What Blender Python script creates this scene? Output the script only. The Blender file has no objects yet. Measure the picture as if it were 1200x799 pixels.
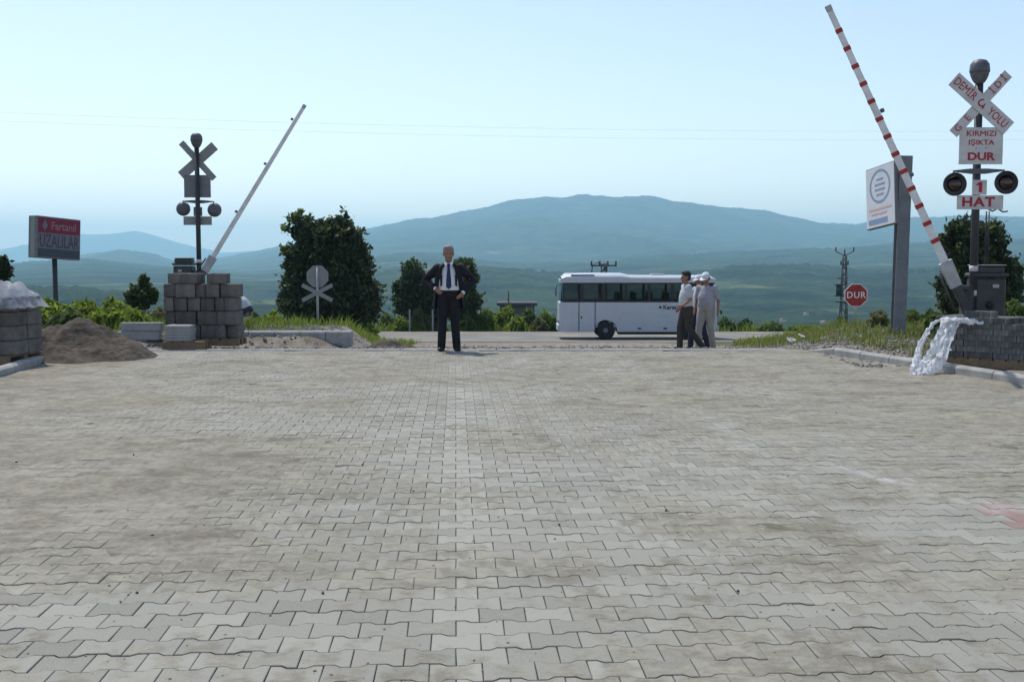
import bpy, bmesh, math, random
import numpy as np
from mathutils import Vector, Matrix

R = math.radians
SC = bpy.context.scene
COL = SC.collection
random.seed(7)
NP = np.random.default_rng(11)

# ------------------------------------------------------------------ camera
EYE = 1.53
FPX = 1300.0                      # focal length in pixels of the 1200 px wide photograph
PITCH = math.atan2(94.5, FPX)
cam_d = bpy.data.cameras.new('camera')
cam = bpy.data.objects.new('camera', cam_d)
COL.objects.link(cam)
cam.location = (0, 0, EYE)
cam.rotation_euler = (R(90) - PITCH, 0, 0)
cam_d.sensor_width = 36
cam_d.lens = 36 * FPX / 1200
cam_d.clip_start = 0.1
cam_d.clip_end = 60000
SC.camera = cam

# ------------------------------------------------------------------ sky, sun, exposure
SUN_EL, SUN_AZ = R(58), R(31)      # azimuth: to the left of the view direction
sun_vec = Vector((-math.sin(SUN_AZ) * math.cos(SUN_EL), math.cos(SUN_AZ) * math.cos(SUN_EL), math.sin(SUN_EL)))
world = bpy.data.worlds.new('World')
SC.world = world
world.use_nodes = True
wn = world.node_tree
bg = wn.nodes['Background']
sky = wn.nodes.new('ShaderNodeTexSky')
sky.sky_type = 'NISHITA'
sky.sun_disc = False
sky.sun_elevation = SUN_EL
sky.sun_rotation = -SUN_AZ
sky.air_density = 1.0
sky.dust_density = 0.45
sky.ozone_density = 1.0
tint = wn.nodes.new('ShaderNodeMix')
tint.data_type = 'RGBA'; tint.blend_type = 'MULTIPLY'; tint.inputs[0].default_value = 1.0
tint.inputs[7].default_value = (1.06, 0.93, 0.915, 1)
wn.links.new(sky.outputs[0], tint.inputs[6])
wn.links.new(tint.outputs[2], bg.inputs[0])
bg.inputs[1].default_value = 0.15
sun_d = bpy.data.lights.new('sun', 'SUN')
sun_d.energy = 3.3
sun_d.angle = R(0.6)
sun_d.color = (1.0, 0.95, 0.86)
sun = bpy.data.objects.new('sun', sun_d)
COL.objects.link(sun)
sun.rotation_euler = sun_vec.to_track_quat('Z', 'Y').to_euler()
sun.location = (0, 0, 50)
SC.view_settings.view_transform = 'Standard'
SC.view_settings.look = 'None'
SC.view_settings.gamma = 1
SC.view_settings.use_curve_mapping = False
SC.view_settings.exposure = 0.38
SC.render.engine = 'CYCLES'
SC.cycles.use_denoising = True
SC.cycles.max_bounces = 8
SC.cycles.transparent_max_bounces = 16
SC.cycles.volume_bounces = 3

HAZE_DENSITY = 1.7e-4
HAZE_COLOR = (0.49, 0.83, 1.0)


def P(px, py, Y):
    """world point seen at photo pixel (px, py) at depth Y"""
    cx, cy = (px - 600) / FPX, -(py - 399.5) / FPX
    d = Vector((cx, math.cos(PITCH) + cy * math.sin(PITCH), -math.sin(PITCH) + cy * math.cos(PITCH)))
    return Vector((0, 0, EYE)) + d * (Y / d.y)


# ------------------------------------------------------------------ numpy noise
def _hash(ix, iy, seed):
    h = (ix.astype(np.int64) * 374761393 + iy.astype(np.int64) * 668265263 + seed * 974711) & 0x7fffffff
    h = ((h ^ (h >> 13)) * 1274126177) & 0x7fffffff
    h = h ^ (h >> 16)
    return (h & 0xffff) / 65535.0


def vnoise(x, y, seed=0):
    x = np.asarray(x, float); y = np.asarray(y, float)
    ix, iy = np.floor(x), np.floor(y)
    fx, fy = x - ix, y - iy
    fx = fx * fx * (3 - 2 * fx); fy = fy * fy * (3 - 2 * fy)
    a = _hash(ix, iy, seed); b = _hash(ix + 1, iy, seed)
    c = _hash(ix, iy + 1, seed); d = _hash(ix + 1, iy + 1, seed)
    return (a * (1 - fx) + b * fx) * (1 - fy) + (c * (1 - fx) + d * fx) * fy


def fbm(x, y, octv=4, seed=0):
    s, a, t = 0.0, 1.0, 0.0
    for k in range(octv):
        s = s + a * vnoise(np.asarray(x) * 2 ** k + 17.3 * k, np.asarray(y) * 2 ** k - 9.1 * k, seed + k)
        t += a; a *= 0.5
    return s / t


def sstep(a, b, x):
    t = np.clip((np.asarray(x, float) - a) / (b - a), 0, 1)
    return t * t * (3 - 2 * t)


# ------------------------------------------------------------------ ground heights
PY = [-100, 19.2, 25, 30, 38, 44, 50, 57, 60, 70, 100, 200, 400, 700, 1100, 1800, 3000, 14000]
PZ = [0, 0, -.50, -.82, -1.38, -1.74, -2.06, -2.14, -2.35, -3.6, -7.2, -16, -32, -48, -60, -62, -40, -40]
FY = [-100, 19, 24, 28, 33, 38, 44, 47]
FZ = [0.06, 0.06, 0.08, -.12, -.62, -1.15, -1.74, -1.9]


def KR(y):                          # right-hand kerb line, x at depth y
    return np.interp(y, [2, 8, 12, 13.5, 15.9, 18.4, 19.2], [8.2, 7.0, 6.45, 6.23, 5.63, 4.98, 4.7])


def KL(y):                          # left-hand edge of the paving
    return np.interp(y, [2, 9, 14.4, 16.4, 17.5, 21], [-7.6, -7.0, -6.62, -6.93, -7.2, -7.4])


def gzv(x, y):
    x = np.asarray(x, float); y = np.asarray(y, float)
    z = np.interp(y, PY, PZ)
    f = np.interp(y, FY, FZ)
    f = np.where(y > 47, z, f)
    fr = sstep(0.05, 0.7 + .35 * np.clip(y - 19, 0, 20), x - KR(np.minimum(y, 19.2)) - 0.1 - .04 * np.clip(y - 19, 0, 20))
    fl = sstep(0.0, 0.9, -x - np.where(y < 19.5, -KL(y), np.interp(y, [19.5, 21.3, 24, 40], [7.2, 3.0, 3.0, 4.5])))
    k = np.maximum(fr, fl)
    k = k * np.where(y > 47, 0, 1)
    z = z * (1 - k) + f * k
    z = z + k * 0.10 * (fbm(x * .7, y * .7, 3, 5) - .5) * sstep(3, 6, np.abs(x))
    return z


def gz(x, y):
    return float(gzv(np.array([x]), np.array([y]))[0])


# ------------------------------------------------------------------ object helpers
def tag(o, label=None, cat=None, group=None, kind=None):
    if label: o['label'] = label
    if cat: o['category'] = cat
    if group: o['group'] = group
    if kind: o['kind'] = kind
    return o


def thing(name, label, cat, loc=(0, 0, 0), rz=0, group=None):
    o = bpy.data.objects.new(name, None)
    COL.objects.link(o)
    o.empty_display_size = 0.2
    o.location = loc
    o.rotation_euler = (0, 0, rz)
    return tag(o, label, cat, group)


def link(name, me, mats=None, parent=None):
    if mats is not None:
        if not isinstance(mats, (list, tuple)): mats = [mats]
        me.materials.clear()
        for m in mats: me.materials.append(m)
    o = bpy.data.objects.new(name, me)
    COL.objects.link(o)
    if parent: o.parent = parent
    return o


def copy_tree(o, parent=None):
    c = o.copy(); COL.objects.link(c)
    if parent: c.parent = parent
    for ch in list(o.children): copy_tree(ch, c)
    return c


def np_mesh(name, V, F, smooth=False, attrs=None):
    """V (n,3), F (m,k) int arrays"""
    V = np.ascontiguousarray(V, np.float32); F = np.ascontiguousarray(F, np.int32)
    me = bpy.data.meshes.new(name)
    m, k = F.shape
    me.vertices.add(len(V)); me.vertices.foreach_set('co', V.ravel())
    me.loops.add(m * k); me.loops.foreach_set('vertex_index', F.ravel())
    me.polygons.add(m)
    me.polygons.foreach_set('loop_start', np.arange(0, m * k, k, dtype=np.int32))
    me.polygons.foreach_set('loop_total', np.full(m, k, np.int32))
    me.polygons.foreach_set('use_smooth', np.full(m, smooth, bool))
    if attrs:
        for an, A in attrs.items():
            at = me.color_attributes.new(an, 'FLOAT_COLOR', 'POINT')
            at.data.foreach_set('color', np.ascontiguousarray(A, np.float32).ravel())
    me.update(calc_edges=True)
    return me


def grid_faces(nx, ny):
    i, j = np.meshgrid(np.arange(nx - 1), np.arange(ny - 1))
    a = (j * nx + i).ravel()
    return np.stack([a, a + 1, a + 1 + nx, a + nx], 1)


class MB:
    def __init__(s):
        s.v, s.f, s.mi, s.sm = [], [], [], []
        s.M = Matrix.Identity(4); s.m = 0

    def add(s, verts, faces, smooth=False):
        b = len(s.v)
        s.v += [s.M @ Vector(p) for p in verts]
        for f in faces:
            s.f.append([b + i for i in f]); s.mi.append(s.m); s.sm.append(smooth)

    def box(s, c, d, rot=None, ch=0.0):
        c = Vector(c); hx, hy, hz = d[0] / 2, d[1] / 2, d[2] / 2
        rm = rot if rot is not None else Matrix.Identity(3)
        if ch <= 0:
            vs = [(x, y, z) for z in (-hz, hz) for y in (-hy, hy) for x in (-hx, hx)]
            fs = [(0, 2, 3, 1), (4, 5, 7, 6), (0, 1, 5, 4), (2, 6, 7, 3), (0, 4, 6, 2), (1, 3, 7, 5)]
        else:
            bm = bmesh.new()
            bmesh.ops.create_cube(bm, size=1)
            for v in bm.verts: v.co = Vector((v.co.x * 2 * hx, v.co.y * 2 * hy, v.co.z * 2 * hz))
            bmesh.ops.bevel(bm, geom=bm.edges[:], offset=ch, segments=1, affect='EDGES')
            bm.verts.index_update()
            vs = [tuple(v.co) for v in bm.verts]; fs = [[v.index for v in f.verts] for f in bm.faces]
            bm.free()
        s.add([c + rm @ Vector(p) for p in vs], fs)

    def tube(s, pts, rad, n=12, caps=True, smooth=True):
        pts = [Vector(p) for p in pts]
        if not isinstance(rad, (list, tuple)): rad = [rad] * len(pts)
        vs, fs = [], []
        ref = None
        for i, p in enumerate(pts):
            t = (pts[min(i + 1, len(pts) - 1)] - pts[max(i - 1, 0)]).normalized()
            if ref is None:
                ref = Vector((1, 0, 0)) if abs(t.x) < .8 else Vector((0, 1, 0))
            u = (ref - t * ref.dot(t)).normalized(); w = t.cross(u); ref = u
            r = rad[i]
            rx, ry = r if isinstance(r, (list, tuple)) else (r, r)
            for k in range(n):
                a = 2 * math.pi * k / n
                vs.append(p + u * (rx * math.cos(a)) + w * (ry * math.sin(a)))
        for i in range(len(pts) - 1):
            for k in range(n):
                fs.append((i * n + k, i * n + (k + 1) % n, (i + 1) * n + (k + 1) % n, (i + 1) * n + k))
        s.add(vs, fs, smooth)
        if caps:
            b = len(s.v) - len(vs)
            s.f.append([b + k for k in reversed(range(n))]); s.mi.append(s.m); s.sm.append(False)
            s.f.append([b + (len(pts) - 1) * n + k for k in range(n)]); s.mi.append(s.m); s.sm.append(False)

    def ellipsoid(s, c, r, nu=14, nv=9):
        c = Vector(c); vs, fs = [], []
        for j in range(nv + 1):
            th = math.pi * j / nv
            for i in range(nu):
                ph = 2 * math.pi * i / nu
                vs.append(c + Vector((r[0] * math.sin(th) * math.cos(ph), r[1] * math.sin(th) * math.sin(ph), r[2] * math.cos(th))))
        for j in range(nv):
            for i in range(nu):
                a, b2 = j * nu + i, j * nu + (i + 1) % nu
                fs.append((a, a + nu, b2 + nu, b2))
        s.add(vs, fs, True)

    def prism(s, poly, y0, y1):
        """polygon in XZ (counter-clockwise seen from -Y) extruded from y0 to y1"""
        n = len(poly)
        vs = [(x, y0, z) for x, z in poly] + [(x, y1, z) for x, z in poly]
        fs = [list(range(n)), list(reversed(range(n, 2 * n)))]
        for i in range(n):
            j = (i + 1) % n
            fs.append((i, i + n, j + n, j))
        s.add(vs, fs)

    def lathe(s, prof, n=20, axis='z', c=(0, 0, 0), smooth=True):
        c = Vector(c); vs, fs = [], []
        for r, h in prof:
            for k in range(n):
                a = 2 * math.pi * k / n
                if axis == 'z': vs.append(c + Vector((r * math.cos(a), r * math.sin(a), h)))
                elif axis == 'y': vs.append(c + Vector((r * math.cos(a), h, r * math.sin(a))))
                else: vs.append(c + Vector((h, r * math.cos(a), r * math.sin(a))))
        for i in range(len(prof) - 1):
            for k in range(n):
                fs.append((i * n + k, i * n + (k + 1) % n, (i + 1) * n + (k + 1) % n, (i + 1) * n + k))
        s.add(vs, fs, smooth)
        b = len(s.v) - len(vs)
        s.f.append([b + k for k in range(n)]); s.mi.append(s.m); s.sm.append(False)
        s.f.append([b + (len(prof) - 1) * n + k for k in range(n)]); s.mi.append(s.m); s.sm.append(False)

    def mesh(s, name, fixn=True):
        me = bpy.data.meshes.new(name)
        me.from_pydata([tuple(v) for v in s.v], [], s.f)
        me.polygons.foreach_set('material_index', s.mi)
        me.polygons.foreach_set('use_smooth', s.sm)
        if fixn:
            bm = bmesh.new(); bm.from_mesh(me)
            bmesh.ops.recalc_face_normals(bm, faces=bm.faces[:])
            bm.to_mesh(me); bm.free()
        me.update()
        return me

    def build(s, name, mats, parent=None, bevel=0.0):
        o = link(name, s.mesh(name), mats, parent)
        if bevel > 0:
            b = o.modifiers.new('bevel', 'BEVEL'); b.width = bevel; b.segments = 2; b.limit_method = 'ANGLE'
        return o


def text_part(txt, size, loc, parent, mat, rot=0.0, bold=0.02, depth=.004, sx=1.0, space=1.0, name='lettering', M=None):
    """lettering facing -Y, centred on loc; rot turns it in its plane"""
    cu = bpy.data.curves.new('txt', 'FONT')
    cu.body = txt; cu.size = size; cu.extrude = depth; cu.align_x = 'CENTER'; cu.align_y = 'CENTER'
    cu.offset = bold * size; cu.space_character = space
    cu.resolution_u = 3
    t = bpy.data.objects.new('txt', cu)
    COL.objects.link(t)
    dg = bpy.context.evaluated_depsgraph_get(); dg.update()
    me = bpy.data.meshes.new_from_object(t.evaluated_get(dg))
    bpy.data.objects.remove(t); bpy.data.curves.remove(cu)
    T = Matrix.Translation(loc) @ Matrix.Rotation(-rot, 4, 'Y') @ Matrix.Rotation(R(90), 4, 'X') @ Matrix.Diagonal((sx, 1, 1, 1))
    if M is not None: T = M @ T
    me.transform(T)
    return link(name, me, mat, parent)


# ------------------------------------------------------------------ materials
def new_mat(name):
    m = bpy.data.materials.new(name); m.use_nodes = True
    nt = m.node_tree
    return m, nt, nt.nodes['Principled BSDF']


def mat(name, col, rough=.8, var=.18, scale=6.0, bump=.15, bscale=60.0, metal=0.0, col2=None, spec=.3, detail=6.0, objvar=0.0):
    m, nt, b = new_mat(name)
    N, L = nt.nodes, nt.links
    tc = N.new('ShaderNodeTexCoord')
    n1 = N.new('ShaderNodeTexNoise'); n1.inputs['Scale'].default_value = scale; n1.inputs['Detail'].default_value = detail
    n1.inputs['Roughness'].default_value = .65
    L.new(tc.outputs['Object'], n1.inputs['Vector'])
    rp = N.new('ShaderNodeMapRange'); rp.inputs[1].default_value = .3; rp.inputs[2].default_value = .7
    L.new(n1.outputs['Fac'], rp.inputs[0])
    mx = N.new('ShaderNodeMix'); mx.data_type = 'RGBA'
    c1 = [c * (1 - var) for c in col]; c2 = list(col2) if col2 else [min(1, c * (1 + var)) for c in col]
    mx.inputs[6].default_value = (*c1, 1); mx.inputs[7].default_value = (*c2, 1)
    L.new(rp.outputs[0], mx.inputs[0])
    if objvar > 0:
        oi = N.new('ShaderNodeObjectInfo'); ml = N.new('ShaderNodeMapRange'); ml.inputs[3].default_value = 1 - objvar; ml.inputs[4].default_value = 1 + objvar
        L.new(oi.outputs['Random'], ml.inputs[0]); hv = N.new('ShaderNodeHueSaturation'); L.new(ml.outputs[0], hv.inputs['Value'])
        L.new(mx.outputs[2], hv.inputs['Color']); L.new(hv.outputs[0], b.inputs['Base Color'])
    else: L.new(mx.outputs[2], b.inputs['Base Color'])
    b.inputs['Roughness'].default_value = rough; b.inputs['Metallic'].default_value = metal
    b.inputs['Specular IOR Level'].default_value = spec
    if bump > 0:
        n2 = N.new('ShaderNodeTexNoise'); n2.inputs['Scale'].default_value = bscale; n2.inputs['Detail'].default_value = 5
        L.new(tc.outputs['Object'], n2.inputs['Vector'])
        bp = N.new('ShaderNodeBump'); bp.inputs['Strength'].default_value = bump; bp.inputs['Distance'].default_value = .02
        L.new(n2.outputs['Fac'], bp.inputs['Height']); L.new(bp.outputs[0], b.inputs['Normal'])
    return m


def leaf_mat(name, c1, c2, trans=.45):
    m, nt, b = new_mat(name)
    N, L = nt.nodes, nt.links
    g = N.new('ShaderNodeNewGeometry')
    mx = N.new('ShaderNodeMix'); mx.data_type = 'RGBA'
    mx.inputs[6].default_value = (*c1, 1); mx.inputs[7].default_value = (*c2, 1)
    L.new(g.outputs['Random Per Island'], mx.inputs[0])
    L.new(mx.outputs[2], b.inputs['Base Color'])
    b.inputs['Roughness'].default_value = .6; b.inputs['Specular IOR Level'].default_value = .25
    tr = N.new('ShaderNodeBsdfTranslucent')
    hs = N.new('ShaderNodeHueSaturation'); hs.inputs['Value'].default_value = 1.6; hs.inputs['Hue'].default_value = .485
    L.new(mx.outputs[2], hs.inputs['Color']); L.new(hs.outputs[0], tr.inputs['Color'])
    ms = N.new('ShaderNodeMixShader'); ms.inputs[0].default_value = trans
    L.new(b.outputs[0], ms.inputs[1]); L.new(tr.outputs[0], ms.inputs[2])
    L.new(ms.outputs[0], N['Material Output'].inputs['Surface'])
    return m


def math_node(nt, op, a, b=None, c=None):
    n = nt.nodes.new('ShaderNodeMath'); n.operation = op
    for i, x in enumerate((a, b, c)):
        if x is None: continue
        if hasattr(x, 'is_output'): nt.links.new(x, n.inputs[i])
        else: n.inputs[i].default_value = x
    return n.outputs[0]


def mixc(nt, fac, a, b):
    n = nt.nodes.new('ShaderNodeMix'); n.data_type = 'RGBA'
    for i, x in ((0, fac), (6, a), (7, b)):
        if hasattr(x, 'is_output'): nt.links.new(x, n.inputs[i])
        elif i == 0: n.inputs[0].default_value = x
        else: n.inputs[i].default_value = (*x, 1)
    return n.outputs[2]


def noise_node(nt, vec, scale, detail=5, rough=.6, dist=0):
    n = nt.nodes.new('ShaderNodeTexNoise')
    n.inputs['Scale'].default_value = scale; n.inputs['Detail'].default_value = detail
    n.inputs['Roughness'].default_value = rough; n.inputs['Distortion'].default_value = dist
    nt.links.new(vec, n.inputs['Vector'])
    return n.outputs['Fac']


def ramp01(nt, x, a, b):
    n = nt.nodes.new('ShaderNodeMapRange'); n.interpolation_type = 'SMOOTHSTEP'
    nt.links.new(x, n.inputs[0]); n.inputs[1].default_value = a; n.inputs[2].default_value = b
    return n.outputs[0]


DUST_A, DUST_B = (.148, .137, .105), (.278, .262, .209)


def dust_color(nt, pos):
    mp = nt.nodes.new('ShaderNodeMapping'); mp.inputs['Scale'].default_value = (.85, 1.25, 1); mp.inputs['Rotation'].default_value = (0, 0, .25)
    nt.links.new(pos, mp.inputs['Vector'])
    a = noise_node(nt, mp.outputs[0], 1.1, 9, .72, .6)
    b = noise_node(nt, pos, 22.0, 6, .7)
    e = noise_node(nt, pos, 5.5, 7, .7, .4)
    f = math_node(nt, 'ADD', math_node(nt, 'MULTIPLY', a, .36), math_node(nt, 'ADD', math_node(nt, 'MULTIPLY', b, .28), math_node(nt, 'MULTIPLY', e, .36)))
    c = mixc(nt, ramp01(nt, f, .40, .60), DUST_A, DUST_B)
    sp_ = noise_node(nt, pos, 75.0, 2, .6)
    return mixc(nt, math_node(nt, 'MULTIPLY', ramp01(nt, sp_, .62, .74), .55), c, (.36, .345, .30))


def make_paver_mat():
    m, nt, b = new_mat('paving_concrete')
    L = nt.links
    at = nt.nodes.new('ShaderNodeAttribute'); at.attribute_name = 'info'
    sp = nt.nodes.new('ShaderNodeSeparateColor'); L.new(at.outputs['Color'], sp.inputs[0])
    tone, dust, red = sp.outputs[0], sp.outputs[1], sp.outputs[2]
    powder = at.outputs['Alpha']
    tc = nt.nodes.new('ShaderNodeTexCoord'); pos = tc.outputs['Object']
    grain = noise_node(nt, pos, 160, 3, .7)
    blot = noise_node(nt, pos, 9, 6, .65)
    base = mixc(nt, tone, (.175, .171, .141), (.282, .276, .232))
    base = mixc(nt, ramp01(nt, grain, .3, .7), base, mixc(nt, .35, base, (.38, .38, .35)))
    base = mixc(nt, red, base, (.235, .165, .145))
    base = mixc(nt, math_node(nt, 'MULTIPLY', ramp01(nt, math_node(nt, 'ADD', powder, math_node(nt, 'MULTIPLY', blot, .5)), .55, 1.05), .7), base, (.46, .46, .44))
    al = nt.nodes.new('ShaderNodeAttribute'); al.attribute_name = 'loc'
    sl = nt.nodes.new('ShaderNodeSeparateColor'); L.new(al.outputs['Color'], sl.inputs[0])
    mid = math_node(nt, 'MULTIPLY', math_node(nt, 'SUBTRACT', 1.0, sl.outputs[0]), math_node(nt, 'ADD', .20, math_node(nt, 'MULTIPLY', sl.outputs[2], .42)))
    f = math_node(nt, 'ADD', math_node(nt, 'ADD', dust, mid), math_node(nt, 'MULTIPLY', math_node(nt, 'SUBTRACT', blot, .5), 1.5))
    f = math_node(nt, 'MULTIPLY', ramp01(nt, f, .34, .84), .92)
    base = mixc(nt, f, base, dust_color(nt, pos))
    L.new(base, b.inputs['Base Color'])
    b.inputs['Roughness'].default_value = .85; b.inputs['Specular IOR Level'].default_value = .25
    bp = nt.nodes.new('ShaderNodeBump'); bp.inputs['Strength'].default_value = .35; bp.inputs['Distance'].default_value = .004
    L.new(noise_node(nt, pos, 120, 5, .7), bp.inputs['Height']); L.new(bp.outputs[0], b.inputs['Normal'])
    return m


def make_dust_mat():
    m, nt, b = new_mat('sand_dust')
    L = nt.links
    at = nt.nodes.new('ShaderNodeAttribute'); at.attribute_name = 'info'
    sp = nt.nodes.new('ShaderNodeSeparateColor'); L.new(at.outputs['Color'], sp.inputs[0])
    tc = nt.nodes.new('ShaderNodeTexCoord'); pos = tc.outputs['Object']
    c = dust_color(nt, pos)
    joint = mixc(nt, ramp01(nt, sp.outputs[1], .45, .95), (.05, .047, .04), c)      # bare joints get a darker sand colour
    pw = math_node(nt, 'MULTIPLY', ramp01(nt, math_node(nt, 'ADD', at.outputs['Alpha'], math_node(nt, 'MULTIPLY', noise_node(nt, pos, 9, 6, .65), .5)), .55, 1.05), .6)
    joint = mixc(nt, pw, joint, (.42, .42, .40))
    L.new(joint, b.inputs['Base Color'])
    b.inputs['Roughness'].default_value = .95; b.inputs['Specular IOR Level'].default_value = .1
    bp = nt.nodes.new('ShaderNodeBump'); bp.inputs['Strength'].default_value = .5; bp.inputs['Distance'].default_value = .01
    L.new(noise_node(nt, pos, 45, 6, .75), bp.inputs['Height']); L.new(bp.outputs[0], b.inputs['Normal'])
    return m


def make_ground_mat():
    m, nt, b = new_mat('soil_and_turf')
    L = nt.links
    at = nt.nodes.new('ShaderNodeAttribute'); at.attribute_name = 'info'
    sp = nt.nodes.new('ShaderNodeSeparateColor'); L.new(at.outputs['Color'], sp.inputs[0])
    tc = nt.nodes.new('ShaderNodeTexCoord'); pos = tc.outputs['Object']
    soil = mixc(nt, ramp01(nt, noise_node(nt, pos, 3, 8, .7), .35, .65), (.15, .125, .095), (.30, .27, .22))
    soil = mixc(nt, ramp01(nt, noise_node(nt, pos, 30, 4, .7), .5, .75), soil, (.36, .34, .31))
    grass = mixc(nt, noise_node(nt, pos, 2.5, 6, .7), (.045, .065, .018), (.12, .12, .045))
    L.new(mixc(nt, sp.outputs[0], soil, grass), b.inputs['Base Color'])
    b.inputs['Roughness'].default_value = .95; b.inputs['Specular IOR Level'].default_value = .1
    bp = nt.nodes.new('ShaderNodeBump'); bp.inputs['Strength'].default_value = .8; bp.inputs['Distance'].default_value = .05
    L.new(noise_node(nt, pos, 18, 8, .75), bp.inputs['Height']); L.new(bp.outputs[0], b.inputs['Normal'])
    return m


def make_hill_mat():
    m, nt, b = new_mat('wooded_hills')
    L = nt.links
    tc = nt.nodes.new('ShaderNodeTexCoord'); pos = tc.outputs['Object']
    big = noise_node(nt, pos, .0036, 7, .62, .6)
    mid = noise_node(nt, pos, .016, 6, .65)
    fine = noise_node(nt, pos, .05, 5, .75)
    fold_shade = noise_node(nt, pos, .0058, 6, .6, .8)  # broad dark and light tones paint in shading of the hill folds
    forest = mixc(nt, ramp01(nt, math_node(nt, 'ADD', math_node(nt, 'MULTIPLY', fold_shade, .5), math_node(nt, 'ADD', math_node(nt, 'MULTIPLY', mid, .28), math_node(nt, 'MULTIPLY', fine, .22))), .40, .60), (.003, .010, .007), (.062, .092, .03))
    field = mixc(nt, ramp01(nt, mid, .4, .6), (.10, .14, .05), (.20, .215, .09))
    sx = nt.nodes.new('ShaderNodeSeparateXYZ'); L.new(pos, sx.inputs[0])
    low = ramp01(nt, sx.outputs[2], 190, -60)       # fields lie on the lower slopes
    f = ramp01(nt, math_node(nt, 'ADD', math_node(nt, 'MULTIPLY', big, .8), math_node(nt, 'MULTIPLY', low, .18)), .60, .68)
    L.new(mixc(nt, f, forest, field), b.inputs['Base Color'])
    b.inputs['Roughness'].default_value = 1; b.inputs['Specular IOR Level'].default_value = 0
    bp = nt.nodes.new('ShaderNodeBump'); bp.inputs['Strength'].default_value = 1; bp.inputs['Distance'].default_value = 30
    L.new(math_node(nt, 'ADD', mid, fine), bp.inputs['Height']); L.new(bp.outputs[0], b.inputs['Normal'])
    return m


def make_plastic_mat():
    m, nt, b = new_mat('plastic_film')
    L = nt.links
    b.inputs['Base Color'].default_value = (.82, .84, .86, 1); b.inputs['Roughness'].default_value = .55
    b.inputs['Specular IOR Level'].default_value = .3
    tr = nt.nodes.new('ShaderNodeBsdfTranslucent'); tr.inputs[0].default_value = (.9, .92, .95, 1)
    tp = nt.nodes.new('ShaderNodeBsdfTransparent'); tp.inputs[0].default_value = (.95, .96, .97, 1)
    m1 = nt.nodes.new('ShaderNodeMixShader'); m1.inputs[0].default_value = .42
    L.new(b.outputs[0], m1.inputs[1]); L.new(tr.outputs[0], m1.inputs[2])
    m2 = nt.nodes.new('ShaderNodeMixShader'); 
    tc = nt.nodes.new('ShaderNodeTexCoord')
    L.new(math_node(nt, 'MULTIPLY', ramp01(nt, noise_node(nt, tc.outputs['Object'], 7, 4, .6), .45, .75), .6), m2.inputs[0])
    L.new(m1.outputs[0], m2.inputs[1]); L.new(tp.outputs[0], m2.inputs[2])
    L.new(m2.outputs[0], nt.nodes['Material Output'].inputs['Surface'])
    return m


def make_wrap_mat():
    m = make_plastic_mat(); m.name = 'grey_plastic_wrap'
    b = m.node_tree.nodes['Principled BSDF']; b.inputs['Base Color'].default_value = (.55, .57, .60, 1)
    for n in m.node_tree.nodes:
        if n.bl_idname == 'ShaderNodeMapRange': n.inputs[1].default_value = .3; n.inputs[2].default_value = .65
        if n.bl_idname == 'ShaderNodeBsdfTranslucent': n.inputs[0].default_value = (.6, .62, .66, 1)
    return m


def make_glass_mat():
    m, nt, b = new_mat('bus_glass')
    L = nt.links
    tp = nt.nodes.new('ShaderNodeBsdfTransparent'); tp.inputs[0].default_value = (.36, .40, .42, 1)
    gl = nt.nodes.new('ShaderNodeBsdfGlossy'); gl.inputs['Roughness'].default_value = .03
    gl.inputs[0].default_value = (.8, .85, .9, 1)
    fr = nt.nodes.new('ShaderNodeFresnel'); fr.inputs[0].default_value = 1.45
    ms = nt.nodes.new('ShaderNodeMixShader'); L.new(fr.outputs[0], ms.inputs[0])
    L.new(tp.outputs[0], ms.inputs[1]); L.new(gl.outputs[0], ms.inputs[2])
    L.new(ms.outputs[0], nt.nodes['Material Output'].inputs['Surface'])
    return m


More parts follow.
